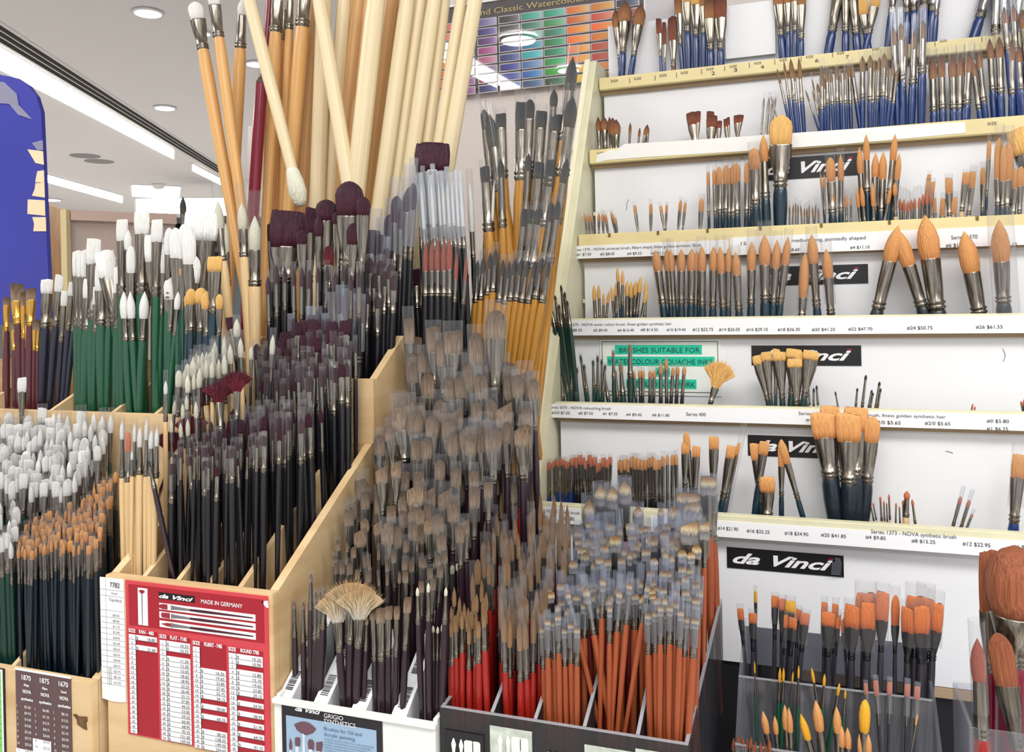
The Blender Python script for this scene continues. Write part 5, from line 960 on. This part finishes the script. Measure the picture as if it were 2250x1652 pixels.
# ================================================================ CENTRE: RED CARD RACK
def B1(Y): return fl1(min(max(Y, .67), .851))
R1c = 'of the red card rack'
cluster('white sleeved round brushes with natural wooden handles', 'in the leftmost compartment of the red card rack', [(268, 925, 272, 10, 40, 84), (281, 950, 284, 12, 44, 64, 'flat', 'salmon'), (296, 930, 298, 9, 40, 76), (308, 938, 306, 12, 44, 60), (322, 922, 320, 9, 44, 80), (333, 945, 330, 12, 40, 60), (345, 940, 338, 10, 40, 70), (290, 990, 288, 6, 20, 36)], .70, .69, B1(.67), 1250, 'white', 'natural', slv=sleeve, hwk=1.5, hk='long')
cluster('tall thin round brush in a clear sleeve with wooden handle', 'above the leftmost compartment', [(364, 836, 364, 9, 30, 60)], .72, .71, B1(.69), 1000, 'white', 'natural', slv=sleeve, hwk=1.2, over=.9)
cluster('thin dark brush leaning left', 'between the wooden handles and the black ones', [(326, 1012, 382, 6, 14, 50)], .685, .68, B1(.67), 1270, 'charcoal', 'purple', hwk=2.0)
VS = [(4, 'round', 10, 34, 66), (2, 'flat', 16, 34, 66), (2, 'filbert', 14, 34, 66)]
crowd('dark violet haired brushes with black handles', R1c, (360, 1020), (520, 1010), (400, 960), (628, 935), .675, .715, 3, 14, B1, [(3, 'round', 8, 20, 50), (1, 'flat', 12, 22, 56)], 'violet', 'black', slv=sleeve, jy=20, tilt=.006, hwk=1.3, split=['in the front rows'])
crowd('dark violet haired brushes with black handles', R1c, (415, 950), (672, 915), (450, 905), (712, 880), .74, .78, 4, 18, B1, VS, 'violet', 'black', slv=sleeve, jy=12, skip=.02, tilt=.005, hwk=1.15, split=['in the middle rows'])
crowd('dark violet haired brushes with black handles', R1c, (570, 850), (755, 805), (560, 740), (788, 735), .815, .845, 5, 14, B1, VS, 'violet', 'black', slv=sleeve, jy=10, tilt=.005, hwk=1.15, split=['in the back rows'])
crowd('cream haired brushes in clear sleeves', R1c, (378, 830), (470, 800), (440, 760), (540, 730), .75, .80, 4, 8, B1, [(3, 'round', 12, 40, 60), (1, 'filbert', 14, 36, 60)], 'cream', 'natural', slv=sleeve, jy=10, tilt=.006, hwk=.9, split=['at the back left'])
crowd('cream haired brushes in clear sleeves', R1c, (372, 945), (430, 930), (375, 880), (440, 860), .715, .74, 2, 4, B1, [(3, 'round', 9, 34, 60)], 'cream', 'natural', slv=sleeve, jy=10, tilt=.008, hwk=1.0, split=['at the middle left'])
cluster('wine red fan brushes', 'among the black handled brushes of the red card rack', [(375, 940, 372, 96, 54, 60), (420, 905, 425, 90, 56, 60), (520, 808, 520, 84, 54, 60), (480, 830, 490, 90, 56, 60), (450, 840, 455, 80, 54, 60)], .725, .72, B1(.70), 1060, 'wine', 'black', shape='fan', spin=.1, dY=-.012)
cluster('white synthetic round brushes', 'leaning before the violet hair of the red card rack', [(430, 858, 415, 10, 50, 60), (520, 700, 525, 16, 40, 50), (600, 735, 592, 12, 44, 60), (552, 760, 550, 10, 30, 60)], .80, .795, B1(.79), 900, 'cream', 'black', slv=sleeve)
cluster('dark flat brush standing above its neighbours', 'in the red card rack beside the cream hair', [(503, 696, 530, 18, 30, 70)], .80, .79, B1(.78), 850, 'violet', 'black', shape='flat', spin=0)
crowd('black handled brushes with violet hair', R1c, (610, 760), (720, 740), (600, 700), (782, 690), .838, .846, 2, 9, B1, [(2, 'flat', 26, 36, 60), (2, 'filbert', 18, 34, 60)], 'violet', 'black', slv=None, jy=8, tilt=.006, hwk=.7, split=['along the back board'])
# ================================================================ CENTRE: REAR RACK (large violet brushes)
F2 = fl2(.93)
def R2(desc, where, items, hair, hnd='black', Yt=.90, **kw):
    cluster(desc, where, items, Yt, Yt-.004, F2, 820, hair, hnd, **kw)
R2('large violet mops and flats with black handles', 'over the middle of the picture', [(632, 460, 622, 76, 84, 80, 'flat'), (598, 490, 600, 22, 40, 110, 'flat'), (684, 455, 676, 26, 60, 110, 'flat'), (717, 438, 716, 46, 50, 110, 'filbert'), (768, 398, 766, 62, 80, 110, 'filbert'), (798, 432, 790, 32, 44, 120, 'filbert'), (664, 505, 672, 28, 34, 100, 'filbert'), (741, 465, 744, 22, 30, 110, 'filbert'), (776, 490, 768, 28, 50, 80, 'filbert'), (700, 470, 704, 22, 50, 120, 'round')], 'violet', hwk=.6, spin=0)
R2('sleeved violet flats with black handles', 'right of the large violet mops', [(815, 505, 806, 46, 56, 110, 'flat'), (858, 470, 840, 26, 50, 120), (840, 515, 830, 24, 46, 110, 'flat'), (872, 430, 860, 26, 60, 100), (898, 410, 878, 26, 60, 100, 'round'), (908, 402, 892, 18, 60, 110), (884, 455, 872, 20, 50, 110), (850, 545, 826, 18, 40, 90)], 'violet', slv=sleeveb, shape='filbert', hwk=.75, over=.8, spin=0, Yt=.965)
F2b = 1.2205
R2('huge fringed violet mottler', 'towering beside the milky sleeves', [(948, 312, 962, 78, 66, 110)], 'violet', Yt=.99, shape='flat', hwk=.4, spin=0)
R2('slim silvery brushes with black handles', 'in front of the large violet mops', seq(12, 590, 790, (590, 590), 0, 12, 40, 66, jy=16, lean=5), 'violet', hwk=1.0, slv=sleeve, Yt=.882)
R2('sleeved violet flats with dark handles', 'standing low at the right end of the red card rack', [(735, 660, 742, 30, 50, 90), (765, 655, 762, 30, 50, 90), (790, 660, 786, 26, 50, 90), (752, 640, 756, 26, 50, 90), (690, 690, 690, 34, 40, 80), (640, 700, 640, 16, 36, 80), (715, 700, 720, 16, 36, 80)], 'violet', hwk=.75, slv=sleeveb, Yt=.872, shape='flat', spin=0)
R2('black handled brushes in clear sleeves', 'filling the right end of the taller rack', [(800, 590, 798, 18, 36, 60), (812, 566, 812, 18, 36, 60), (824, 600, 822, 18, 36, 60), (836, 572, 834, 18, 36, 60), (846, 596, 843, 18, 36, 60), (858, 580, 852, 18, 36, 60), (866, 604, 858, 16, 36, 50), (806, 640, 804, 16, 30, 60), (830, 650, 828, 16, 30, 60)], 'violet', hwk=1.1, slv=sleeve, Yt=.927, shape='filbert')
cluster('red haired filbert brush', 'in front of the large violet mops', [(722, 540, 727, 24, 44, 50)], .876, .872, F2, 820, 'wine', 'black', shape='filbert', hwk=.6)
cluster('tall pointed cream brushes in wide sleeves with natural handles', 'left of the violet mops', [(560, 474, 560, 28, 78, 78), (495, 490, 508, 14, 66, 74), (531, 446, 548, 22, 60, 60), (478, 440, 510, 20, 66, 70)], .885, .875, F2, 780, 'cream', 'natural', slv=sleeve, hwk=1.05, hk='long', over=.7)
MK = [(917, 380), (930, 372), (941, 374), (952, 372), (963, 376), (972, 374), (983, 378), (993, 376), (1003, 378), (1012, 378), (925, 384), (947, 380)]
cluster('slender brushes in long milky sleeves', 'right of the huge violet mottler', [(x, y+20, 940+(x-917)*.95, 8, 100, 50) for x, y in MK], .98, .975, F2b, 740, 'white', 'black', slv=sleevew, hwk=1.6, over=.25)
cluster('long needle brushes with white hair', 'left of the ochre handled brushes', [(1032, 400, 1048, 14, 110, 60), (1068, 390, 1058, 7, 90, 70), (1086, 395, 1070, 7, 90, 80)], 1.0, .995, F2b, 740, 'white', 'black', slv=sleeve, hwk=.9)
cluster('dark handled violet flats', 'half hidden behind the rust haired rounds', [(885, 585, 900, 22, 40, 50), (912, 590, 920, 22, 40, 50), (940, 600, 944, 22, 40, 40), (968, 600, 968, 22, 40, 40), (996, 600, 990, 22, 40, 40), (1022, 600, 1010, 20, 40, 40)], .988, .984, F2b, 740, 'violet', 'black', shape='flat', hwk=1.15)
cluster('rust haired sleeved rounds with black handles', 'below the milky sleeves', [(873, 535, 890, 9, 60, 50), (887, 530, 900, 12, 60, 56), (897, 540, 910, 9, 56, 56), (936, 528, 934, 14, 70, 56), (950, 525, 948, 14, 72, 56), (962, 525, 962, 14, 72, 56), (976, 525, 976, 14, 72, 56), (988, 522, 988, 14, 72, 60), (1004, 555, 996, 9, 60, 50), (1026, 560, 1012, 8, 60, 50)], .968, .963, F2b, 740, 'redbr', 'black', slv=sleeve, hwk=1.35, over=.4)
# behind: honey and pale long handles standing in a bin
BX0, BX1 = P(445, 500, 1.02).x, P(1030, 500, 1.02).x
bin_, flb = rack('wooden_bin', 'tall wooden bin holding the longest brushes at the back', 'bin', BX0, BX1-.002, .947, 1.23, 1.44, 1.44, COUNTER, [], ply, ply_edge, tiers=1, drop=.22)
def LONG(desc, where, items, m_, hair='cream', hk='stick', **kw):
    n = len(items)
    for rank, (x0, y0, x1, y1, hw, w, h, fl, Y, sh) in enumerate(sorted(items)):
        T = P(x0, y0, Y); Fp = P(x1, y1, Y-.004); k = mpp(T)
        lb = f'{desc} {where}' if n == 1 else (f'{ORD[rank]} of the {desc} {where}' if rank < n-1 else f'rightmost of the {desc} {where}')
        brush(T, Fp, 1.2205, sh, w*k, h*k, fl*k, hw*k, hair, m_, None, None, lb, f'{desc} {where}' if n > 1 else None, spin=0, hk=hk, **kw)
LONG('honey handled white filbert brushes', 'standing free against the ceiling', [(428, 4, 508, 460, 27, 34, 42, 70, 1.0, 'filbert'), (466, -32, 532, 470, 25, 27, 46, 74, .99, 'filbert'), (533, -4, 512, 440, 27, 20, 40, 72, 1.03, 'round')], 'honey', 'white', 'long')
LONG('honey handled brushes with wide silver ferrules', 'left of the pale sticks', [(612, -60, 588, 440, 29, 26, 60, 72, 1.05, 'flat'), (640, -60, 622, 440, 20, 14, 60, 66, 1.06, 'flat'), (626, -40, 606, 440, 18, 14, 60, 70, 1.075, 'flat'), (676, -90, 634, 440, 32, 32, 60, 90, 1.04, 'flat')], 'honey', 'white', 'long')
cr_ = [(578, 148, 558, 440, 26, 5, 6, 30, 1.02, 'round')]
LONG('crimson handled round brush with a white tag', 'between the honey handles', cr_, 'crimson', 'white')
o = tag(MB().prism([P(x, y, 1.03) for x, y in ((545, 276), (556, 278), (552, 385), (541, 400))], (0, .0004, 0)).build('paper_tag', paper), 'long white paper tag beside the crimson handle', 'tag')
LONG('crimson stick', 'crossing the top edge left of the ferrules', [(598, -60, 560, 440, 17, 8, 20, 20, 1.08, 'round')], 'crimson', 'white')
def stick(items, m_, where, desc='long round wooden brush handle'):
    n = len(items)
    for rank, (x0, y0, x1, y1, w, Y) in enumerate(sorted(items)):
        T = P(x0, y0, Y); Fp = P(x1, y1, Y-.004); d = (T-Fp).normalized(); k = mpp(Fp)
        L = (T.z-1.2205)/d.z; o = empty('long_handle', T-d*L); o.rotation_euler = d.to_track_quat('Z', 'X').to_euler()
        tag(o, f'{ORD[rank]} of the {desc}s {where}' if n > 1 else f'{desc} {where}', 'brush handle', f'{desc}s {where}' if n > 1 else None)
        a = link('handle', loft([(0, .34, .34), (.2, .42, .42), (.6, .5, .5), (.92, .47, .47), (1, .4, .4)], 16), HND[m_], o); a.scale = (w*k, w*k, L*.985)
        b = link('rounded_end', loft([(0, .4, .4), (.5, .33, .33), (.9, .16, .16), (1, .02, .02)], 16), HND[m_], o); b.scale = (w*k, w*k, L*.015); b.location = (0, 0, L*.985)
stick([(714, -70, 698, 440, 36, 1.05), (834, -70, 782, 410, 44, 1.01), (762, -70, 724, 440, 34, 1.07), (984, -70, 928, 400, 30, 1.06), (964, -70, 894, 420, 34, 1.04), (934, -70, 866, 440, 34, 1.05), (904, -70, 836, 440, 36, 1.03), (1056, -70, 980, 380, 36, 1.045), (1024, -70, 952, 400, 28, 1.05)], 'pale', 'in the tall bin', 'pale round brush handle')
stick([(690, -70, 772, 440, 34, 1.0)], 'pale', 'leaning right across the tall bin', 'pale crossing brush handle')
stick([(796, -70, 742, 440, 30, 1.075), (868, -70, 806, 440, 34, 1.062), (775, -70, 776, 440, 26, 1.08), (700, -70, 664, 440, 30, 1.078), (888, -70, 818, 440, 30, 1.08), (668, -70, 650, 440, 28, 1.082), (946, -70, 880, 440, 28, 1.082), (815, -70, 752, 440, 30, 1.084)], 'tan', 'behind the pale ones', 'tan wooden brush handle')
# upside-down brush with white head hanging in front
hd = empty('mop_brush', P(662, 452, .972)); tag(hd, 'upside down white haired brush whose pale handle leans left', 'paintbrush')
T = P(662, 452, .972); E = P(530, -70, .985); d = (E-T).normalized(); k = mpp(T); hd.rotation_euler = d.to_track_quat('Z', 'X').to_euler()
L = (E-T).length
q = link('bristles', loft([(0, .22, .2), (.1, .36, .3), (.35, .5, .44), (.65, .46, .4), (.9, .36, .34), (1, .3, .3)], 16), HAIR['cream'], hd); q.scale = (42*k, 42*k, 86*k)
q = link('handle', loft([(0, .42, .42), (.5, .5, .5), (1, .5, .5)], 16), HND['pale'], hd); q.location = (0, 0, 84*k); q.scale = (29*k, 29*k, L-84*k)
# ================================================================ OCHRE HANDLED (between racks and shelf side)
OX = 1.02
ob, flo = rack('wooden_bin', 'wooden bin for the ochre handled brushes beside the cream shelf side', 'bin', BX1+.001, X0-.026, .985, 1.03, 1.42, 1.44, COUNTER, [], ply, ply_edge, tiers=1, drop=.07)
fo = flo(1.0)
def OC(desc, where, items, Yt, **kw): cluster(desc, where, items, Yt, Yt-.004, fo, 760, 'charcoal', 'ochre', slv=sleeve, **kw)
OC('tall charcoal haired quills and flats with ochre handles', 'against the beige wall', [(1063, 240, 1112, 18, 50, 120, 'filbert'), (1075, 250, 1150, 30, 76, 100), (1100, 248, 1118, 24, 36, 110, 'flat'), (1148, 222, 1142, 32, 66, 110, 'flat'), (1165, 218, 1146, 22, 46, 110, 'filbert'), (1190, 242, 1160, 26, 42, 110, 'flat'), (1218, 195, 1190, 18, 40, 120), (1222, 250, 1176, 28, 42, 120, 'flat'), (1259, 125, 1196, 26, 74, 110), (1258, 208, 1188, 30, 72, 110)], 1.008, spin=0, hwk=1.1)
OC('charcoal haired rounds and flats with ochre handles', 'in the second row below the tallest', [(1065, 365, 1090, 22, 36, 110, 'flat'), (1100, 348, 1112, 16, 44, 110), (1162, 336, 1140, 16, 42, 110), (1186, 355, 1152, 22, 38, 110, 'flat'), (1212, 350, 1168, 24, 60, 90, 'flat'), (1246, 345, 1180, 20, 60, 90), (1154, 458, 1124, 16, 40, 100, 'flat'), (1170, 460, 1140, 20, 32, 100, 'filbert'), (1186, 458, 1150, 24, 36, 100, 'filbert'), (1214, 445, 1168, 18, 44, 100), (1228, 440, 1180, 16, 44, 100)], .998, spin=0, hwk=1.25)
OC('short sleeved brushes with ochre handles', 'in the front row beside the black handles', [(x, 560+random.uniform(-14, 14), 1040+(x-1050)*.85, 11, 40, 56) for x in (1050, 1062, 1078, 1090, 1106, 1120, 1132, 1146, 1160, 1176, 1192, 1208)], .990, hwk=1.7)
# white printing down three handles
for x0, y0, x1, y1, lb in ():
    pass
# ================================================================ GRIGIO TRAY: natural bristle crowd
NS = [(3, 'flat', 28, 50, 74), (4, 'filbert', 29, 52, 74), (1, 'angled', 34, 52, 74)]
G = 'of the white tray'
def gf(Y): return flT(Y)
crowd('grey brown bristle brushes with aubergine handles', G, (900, 810), (1178, 850), (905, 740), (1186, 790), .885, .925, 3, 8, gf, NS, 'natural', 'purple', slv=sleeve, jy=12, tilt=.01, hwk=.55, split=['in the top rows'])
cluster('largest grey brown filberts and flats', 'towering over the white tray', [(897, 697, 912, 24, 58, 60, 'flat'), (904, 775, 914, 30, 62, 60, 'flat'), (952, 716, 960, 34, 60, 70, 'flat'), (995, 724, 1000, 42, 56, 80, 'flat'), (974, 745, 976, 34, 60, 70, 'flat'), (1046, 730, 1056, 38, 76, 110), (1090, 681, 1086, 46, 66, 116), (1034, 797, 1040, 38, 62, 80)], .905, .90, gf(.9), 1000, 'natural', 'purple', shape='filbert', hwk=.6, spin=0, slv=sleeve)
crowd('grey brown bristle brushes with aubergine handles', G, (800, 975), (1150, 965), (850, 860), (1176, 865), .815, .87, 3, 9, gf, NS, 'natural', 'purple', slv=sleeve, jy=14, skip=.05, tilt=.008, hwk=.55, split=['in the upper middle rows'])
cluster('broad grey brown flats and filberts', 'in the upper middle of the white tray', [(884, 880, 896, 56, 66, 70, 'angled'), (912, 905, 918, 40, 52, 70), (950, 912, 952, 32, 50, 70), (986, 918, 988, 32, 50, 60), (1028, 938, 1030, 38, 52, 90), (858, 930, 868, 28, 40, 60, 'angled'), (1080, 940, 1082, 32, 54, 60)], .835, .83, gf(.83), 1150, 'natural', 'purple', shape='filbert', hwk=.5, spin=0, slv=sleeve)
crowd('grey brown bristle brushes with aubergine handles', G, (735, 1155), (1000, 1180), (790, 1010), (1100, 1020), .735, .81, 4, 9, gf, [(3, 'flat', 23, 42, 64), (4, 'filbert', 24, 44, 64), (2, 'angled', 28, 44, 64)], 'natural', 'purple', slv=sleeve, jy=14, skip=.05, tilt=.008, hwk=.65, split=['in the lower middle rows'])
cluster('slanted and rounded grey brown bristles', 'in the lower middle of the white tray', [(838, 1022, 850, 28, 40, 70, 'angled'), (870, 1010, 872, 24, 40, 60, 'angled'), (912, 1060, 918, 38, 50, 50, 'angled'), (886, 1090, 890, 26, 44, 60), (915, 1115, 918, 40, 46, 50), (926, 1152, 928, 28, 42, 60), (962, 1130, 958, 26, 40, 70), (830, 1142, 836, 20, 34, 60, 'angled'), (852, 1142, 854, 20, 32, 60, 'angled'), (800, 1138, 816, 20, 32, 66)], .765, .76, gf(.76), 1320, 'natural', 'purple', shape='filbert', hwk=.55, spin=0)
crowd('slim grey brown bristle brushes', G, (720, 1235), (960, 1300), (730, 1180), (1000, 1195), .705, .745, 3, 12, gf, [(2, 'flat', 13, 26, 60), (2, 'filbert', 13, 26, 60), (1, 'round', 7, 26, 60)], 'natural', 'purple', slv=sleeve, jy=10, tilt=.008, hwk=.95, split=['just above the fan brushes'])
cluster('slim dark handled brushes', 'in the first column of the white tray', [(646, 1321, 650, 8, 16, 60), (666, 1322, 668, 8, 16, 70), (683, 1260, 682, 8, 18, 60), (694, 1300, 692, 9, 22, 80), (704, 1300, 698, 9, 22, 76), (714, 1296, 704, 10, 24, 60)], .690, .670, gf(.67), 1520, 'natural', 'purple', hwk=1.7, slv=sleeve)
cluster('blond fan brushes', 'in the second column of the white tray', [(772, 1266, 768, 140, 84, 62), (792, 1284, 784, 132, 78, 60), (738, 1290, 752, 118, 78, 62)], .676, .668, gf(.67), 1520, 'fanblond', 'purple', shape='fan', spin=0, dY=.003)
cluster('dark handled brushes', 'between the fan brushes and the flats of the white tray', [(765, 1330, 764, 8, 20, 60), (778, 1336, 776, 9, 22, 60), (794, 1340, 790, 10, 22, 56), (806, 1352, 800, 9, 20, 56)], .682, .668, gf(.67), 1520, 'natural', 'purple', hwk=1.4)
cluster('grey brown flats with shiny aubergine handles', 'in the third column of the white tray', [(820, 1336, 826, 18, 26, 86), (838, 1334, 840, 26, 34, 80), (854, 1330, 854, 18, 30, 78), (872, 1330, 870, 14, 30, 80), (896, 1310, 886, 18, 36, 80)], .682, .668, gf(.67), 1540, 'natural', 'purple', shape='flat', hwk=.85, spin=0)
cluster('tiny round brushes with aubergine handles', 'in the fourth column of the white tray', [(938, 1378, 940, 7, 16, 52), (952, 1374, 954, 7, 16, 58), (962, 1376, 960, 7, 16, 56), (972, 1370, 968, 7, 18, 58), (946, 1350, 944, 7, 16, 50), (917, 1290, 926, 8, 20, 60), (941, 1280, 944, 8, 22, 60), (980, 1290, 972, 8, 20, 60)], .682, .668, gf(.67), 1560, 'cream', 'purple', hwk=1.8)
crowd('cream tipped slim brushes', G, (930, 1250), (1010, 1250), (945, 1180), (1020, 1170), .75, .79, 2, 6, gf, [(1, 'filbert', 10, 20, 62)], 'cream', 'purple', slv=sleeve, jy=10, tilt=.008, hwk=1.1, split=['near the red handles'])
# ================================================================ ACRYLIC TRAY: red handles
RS = [(3, 'round', 9, 40, 52), (1, 'filbert', 12, 40, 56)]
A_t = 'of the acrylic tray'
crowd('brown haired brushes with red handles', A_t, (990, 1368), (1066, 1366), (990, 1300), (1080, 1290), .675, .705, 3, 8, flA, RS, 'tan', 'red', slv=None, jy=14, tilt=.004, hwk=1.5, split=['in the leftmost compartment'])
crowd('brown haired brushes with red handles', A_t, (1100, 1350), (1180, 1360), (1100, 1270), (1210, 1270), .68, .72, 4, 7, flA, [(2, 'round', 14, 66, 64), (1, 'filbert', 16, 60, 64)], 'tan', 'red', slv=sleeve, jy=14, tilt=.004, hwk=1.1, split=['in the second compartment'])
crowd('brown haired brushes with deep red handles', A_t, (1020, 1270), (1240, 1270), (1070, 1120), (1260, 1130), .73, .83, 5, 11, flA, [(3, 'round', 11, 56, 62), (1, 'filbert', 16, 56, 62)], 'tan', ['dkred', 'red'], slv=sleeve, jy=16, tilt=.006, hwk=1.1, split=['in the back rows'])
cluster('tan haired rounds with bright red handles', 'rising behind the acrylic tray', [(1092, 950, 1116, 14, 80, 70), (1110, 955, 1128, 14, 80, 70), (1125, 960, 1138, 16, 80, 66), (1140, 970, 1146, 14, 76, 66), (1060, 1070, 1082, 12, 56, 50), (1102, 1080, 1104, 12, 60, 56), (1040, 1100, 1060, 10, 50, 56)], .86, .85, flA(.86), 1250, 'tan', 'red', hwk=1.0, slv=None)
crowd('tall sable pointed brushes', A_t, (1180, 1120), (1270, 1150), (1155, 1050), (1260, 1110), .85, .90, 2, 6, flA, [(1, 'round', 11, 66, 60)], 'tan', 'dkred', slv=None, jy=16, tilt=.006, hwk=1.0, split=['at the very back left'])
crowd('grey brown sleeved rounds', 'of the acrylic tray', (1010, 1060), (1140, 1070), (1070, 860), (1170, 880), .84, .93, 5, 6, gf, [(2, 'round', 15, 60, 60), (2, 'filbert', 20, 50, 60)], 'natural', 'purple', slv=sleeve, jy=14, tilt=.006, hwk=.7, split=['behind the red handles'])
# orange handles
WS = [(2, 'flat', 17, 24, 50), (2, 'filbert', 17, 30, 52), (1, 'round', 13, 30, 52)]
cluster('badger striped small flats with orange handles', 'in the third compartment of the acrylic tray', [(1192, 1376, 1198, 15, 26, 66), (1212, 1372, 1214, 15, 26, 66), (1217, 1364, 1222, 16, 22, 60), (1240, 1380, 1244, 15, 22, 60), (1254, 1368, 1258, 15, 22, 66), (1226, 1350, 1230, 14, 24, 60), (1203, 1360, 1206, 14, 24, 60), (1268, 1378, 1268, 14, 24, 60)], .685, .68, flA(.67), 1560, 'badger', 'orange', shape='flat', hwk=.95, spin=0, slv=sleeveb, over=1.1)
cluster('leaning orange handled brushes', 'crossing in the fourth compartment of the acrylic tray', [(1246, 1300, 1316, 13, 26, 64), (1286, 1290, 1342, 17, 36, 66), (1325, 1270, 1318, 14, 30, 56), (1361, 1296, 1344, 15, 30, 60), (1384, 1280, 1358, 14, 26, 66), (1424, 1284, 1376, 12, 30, 56), (1340, 1330, 1338, 12, 26, 56)], .70, .69, flA(.67), 1590, 'badger', 'orange', shape='filbert', hwk=1.0, slv=sleeveb, over=.9)
cluster('upright orange handled flats', 'in the fifth compartment of the acrylic tray', [(1424, 1346, 1428, 16, 26, 64), (1441, 1342, 1444, 16, 24, 66), (1462, 1348, 1460, 16, 22, 64), (1484, 1320, 1478, 17, 30, 66), (1508, 1354, 1496, 16, 26, 62), (1528, 1358, 1514, 17, 24, 64), (1452, 1330, 1450, 14, 24, 60), (1472, 1330, 1470, 14, 24, 60), (1496, 1340, 1488, 14, 24, 60)], .685, .68, flA(.67), 1580, 'badger', 'orange', shape='flat', hwk=1.0, spin=0, slv=sleeveb, over=1.1)
crowd('badger striped sleeved brushes with orange handles', A_t, (1200, 1330), (1535, 1320), (1200, 1270), (1545, 1240), .70, .75, 4, 17, flA, WS, 'badger', ['orange', 'dkred', 'orange'], slv=sleeveb, jy=10, skip=.08, tilt=.006, hwk=.9, split=['in the front rows', 'in the second rows'], over=1.0)
crowd('badger striped sleeved brushes', A_t, (1250, 1240), (1545, 1220), (1260, 1150), (1550, 1140), .77, .84, 4, 15, flA, [(2, 'flat', 20, 28, 60), (2, 'filbert', 20, 30, 60), (1, 'round', 15, 34, 60)], 'badger', 'purple', slv=sleeveb, jy=12, tilt=.006, hwk=.8, split=['in the upper rows'], over=1.0)
cluster('big badger haired flats and mops', 'topping the rear of the acrylic tray', [(1295, 1095, 1300, 34, 60, 80, 'round'), (1320, 1066, 1330, 34, 46, 80, 'round'), (1346, 1068, 1350, 34, 50, 80, 'round'), (1372, 1055, 1378, 30, 52, 80, 'round'), (1515, 1082, 1512, 56, 40, 80), (1525, 1098, 1528, 50, 44, 80), (1484, 1110, 1484, 34, 50, 70), (1556, 1045, 1560, 34, 44, 90), (1452, 1112, 1452, 14, 38, 70, 'round'), (1402, 1110, 1404, 24, 40, 80, 'round')], .895, .89, flA(.92), 1300, 'badger', 'orange', shape='flat', hwk=.55, spin=0, slv=sleeveb, over=.2)
cluster('badger haired flat brushes', 'in the upper middle of the acrylic tray', [(1352, 1176, 1354, 26, 38, 60), (1478, 1180, 1476, 38, 50, 60), (1516, 1142, 1514, 42, 54, 60, 'angled'), (1548, 1142, 1546, 22, 44, 60, 'angled'), (1300, 1205, 1302, 22, 30, 60, 'filbert'), (1328, 1196, 1328, 20, 32, 60, 'filbert'), (1500, 1262, 1498, 24, 24, 60), (1536, 1290, 1530, 20, 30, 56)], .80, .79, flA(.80), 1400, 'badger', 'orange', shape='flat', hwk=.55, spin=0, slv=sleeve, over=.3)
cluster('tall orange handled brushes', 'at the right wall of the acrylic tray', [(1562, 1060, 1574, 26, 40, 90), (1548, 1190, 1548, 18, 34, 70)], .92, .91, flA(.92), 1340, 'badger', 'orange', shape='flat', hwk=.7, spin=0, slv=sleeve)

# scrap of tape on the lowest sign, loose hairs on the boards, a curved sleeve on the lowest ledge
tag(MB().prism([P(x, y, RY[6]+.012) for x, y in ((1826, 1262), (1828, 1240), (1836, 1234), (1834, 1226), (1846, 1228), (1850, 1240), (1847, 1264))], (0, .002, 0)).build('clear_tape', sleeveb), 'crumpled clear plastic scrap over the end of the lowest black sign', 'tape')
def hairline(pts, Y, label):
    cu = bpy.data.curves.new('loose_hair', 'CURVE'); cu.dimensions = '3D'; cu.bevel_depth = .00028; sp = cu.splines.new('NURBS'); sp.points.add(len(pts)-1)
    for q, p in zip(sp.points, pts): q.co = (*P(p[0], p[1], Y), 1)
    sp.use_endpoint_u = True; sp.order_u = 3; cu.materials.append(ink); q = bpy.data.objects.new('t', cu); COL.objects.link(q); bpy.context.view_layer.update(); me = bpy.data.meshes.new_from_object(q.evaluated_get(bpy.context.evaluated_depsgraph_get())); bpy.data.objects.remove(q); tag(link('loose_hair', me), label, 'hair')
hairline([(1382, 438), (1376, 446), (1378, 456), (1375, 462)], PB[3]-.0006, 'curly dark hair stuck on the third white board')
hairline([(2203, 766), (2209, 776), (2208, 788), (2204, 794)], PB[5]-.0006, 'curved hair stuck at the right of the fifth white board')
hairline([(2078, 991), (2086, 992), (2094, 996)], PB[6]-.0006, 'short hair stuck on the sixth white board')
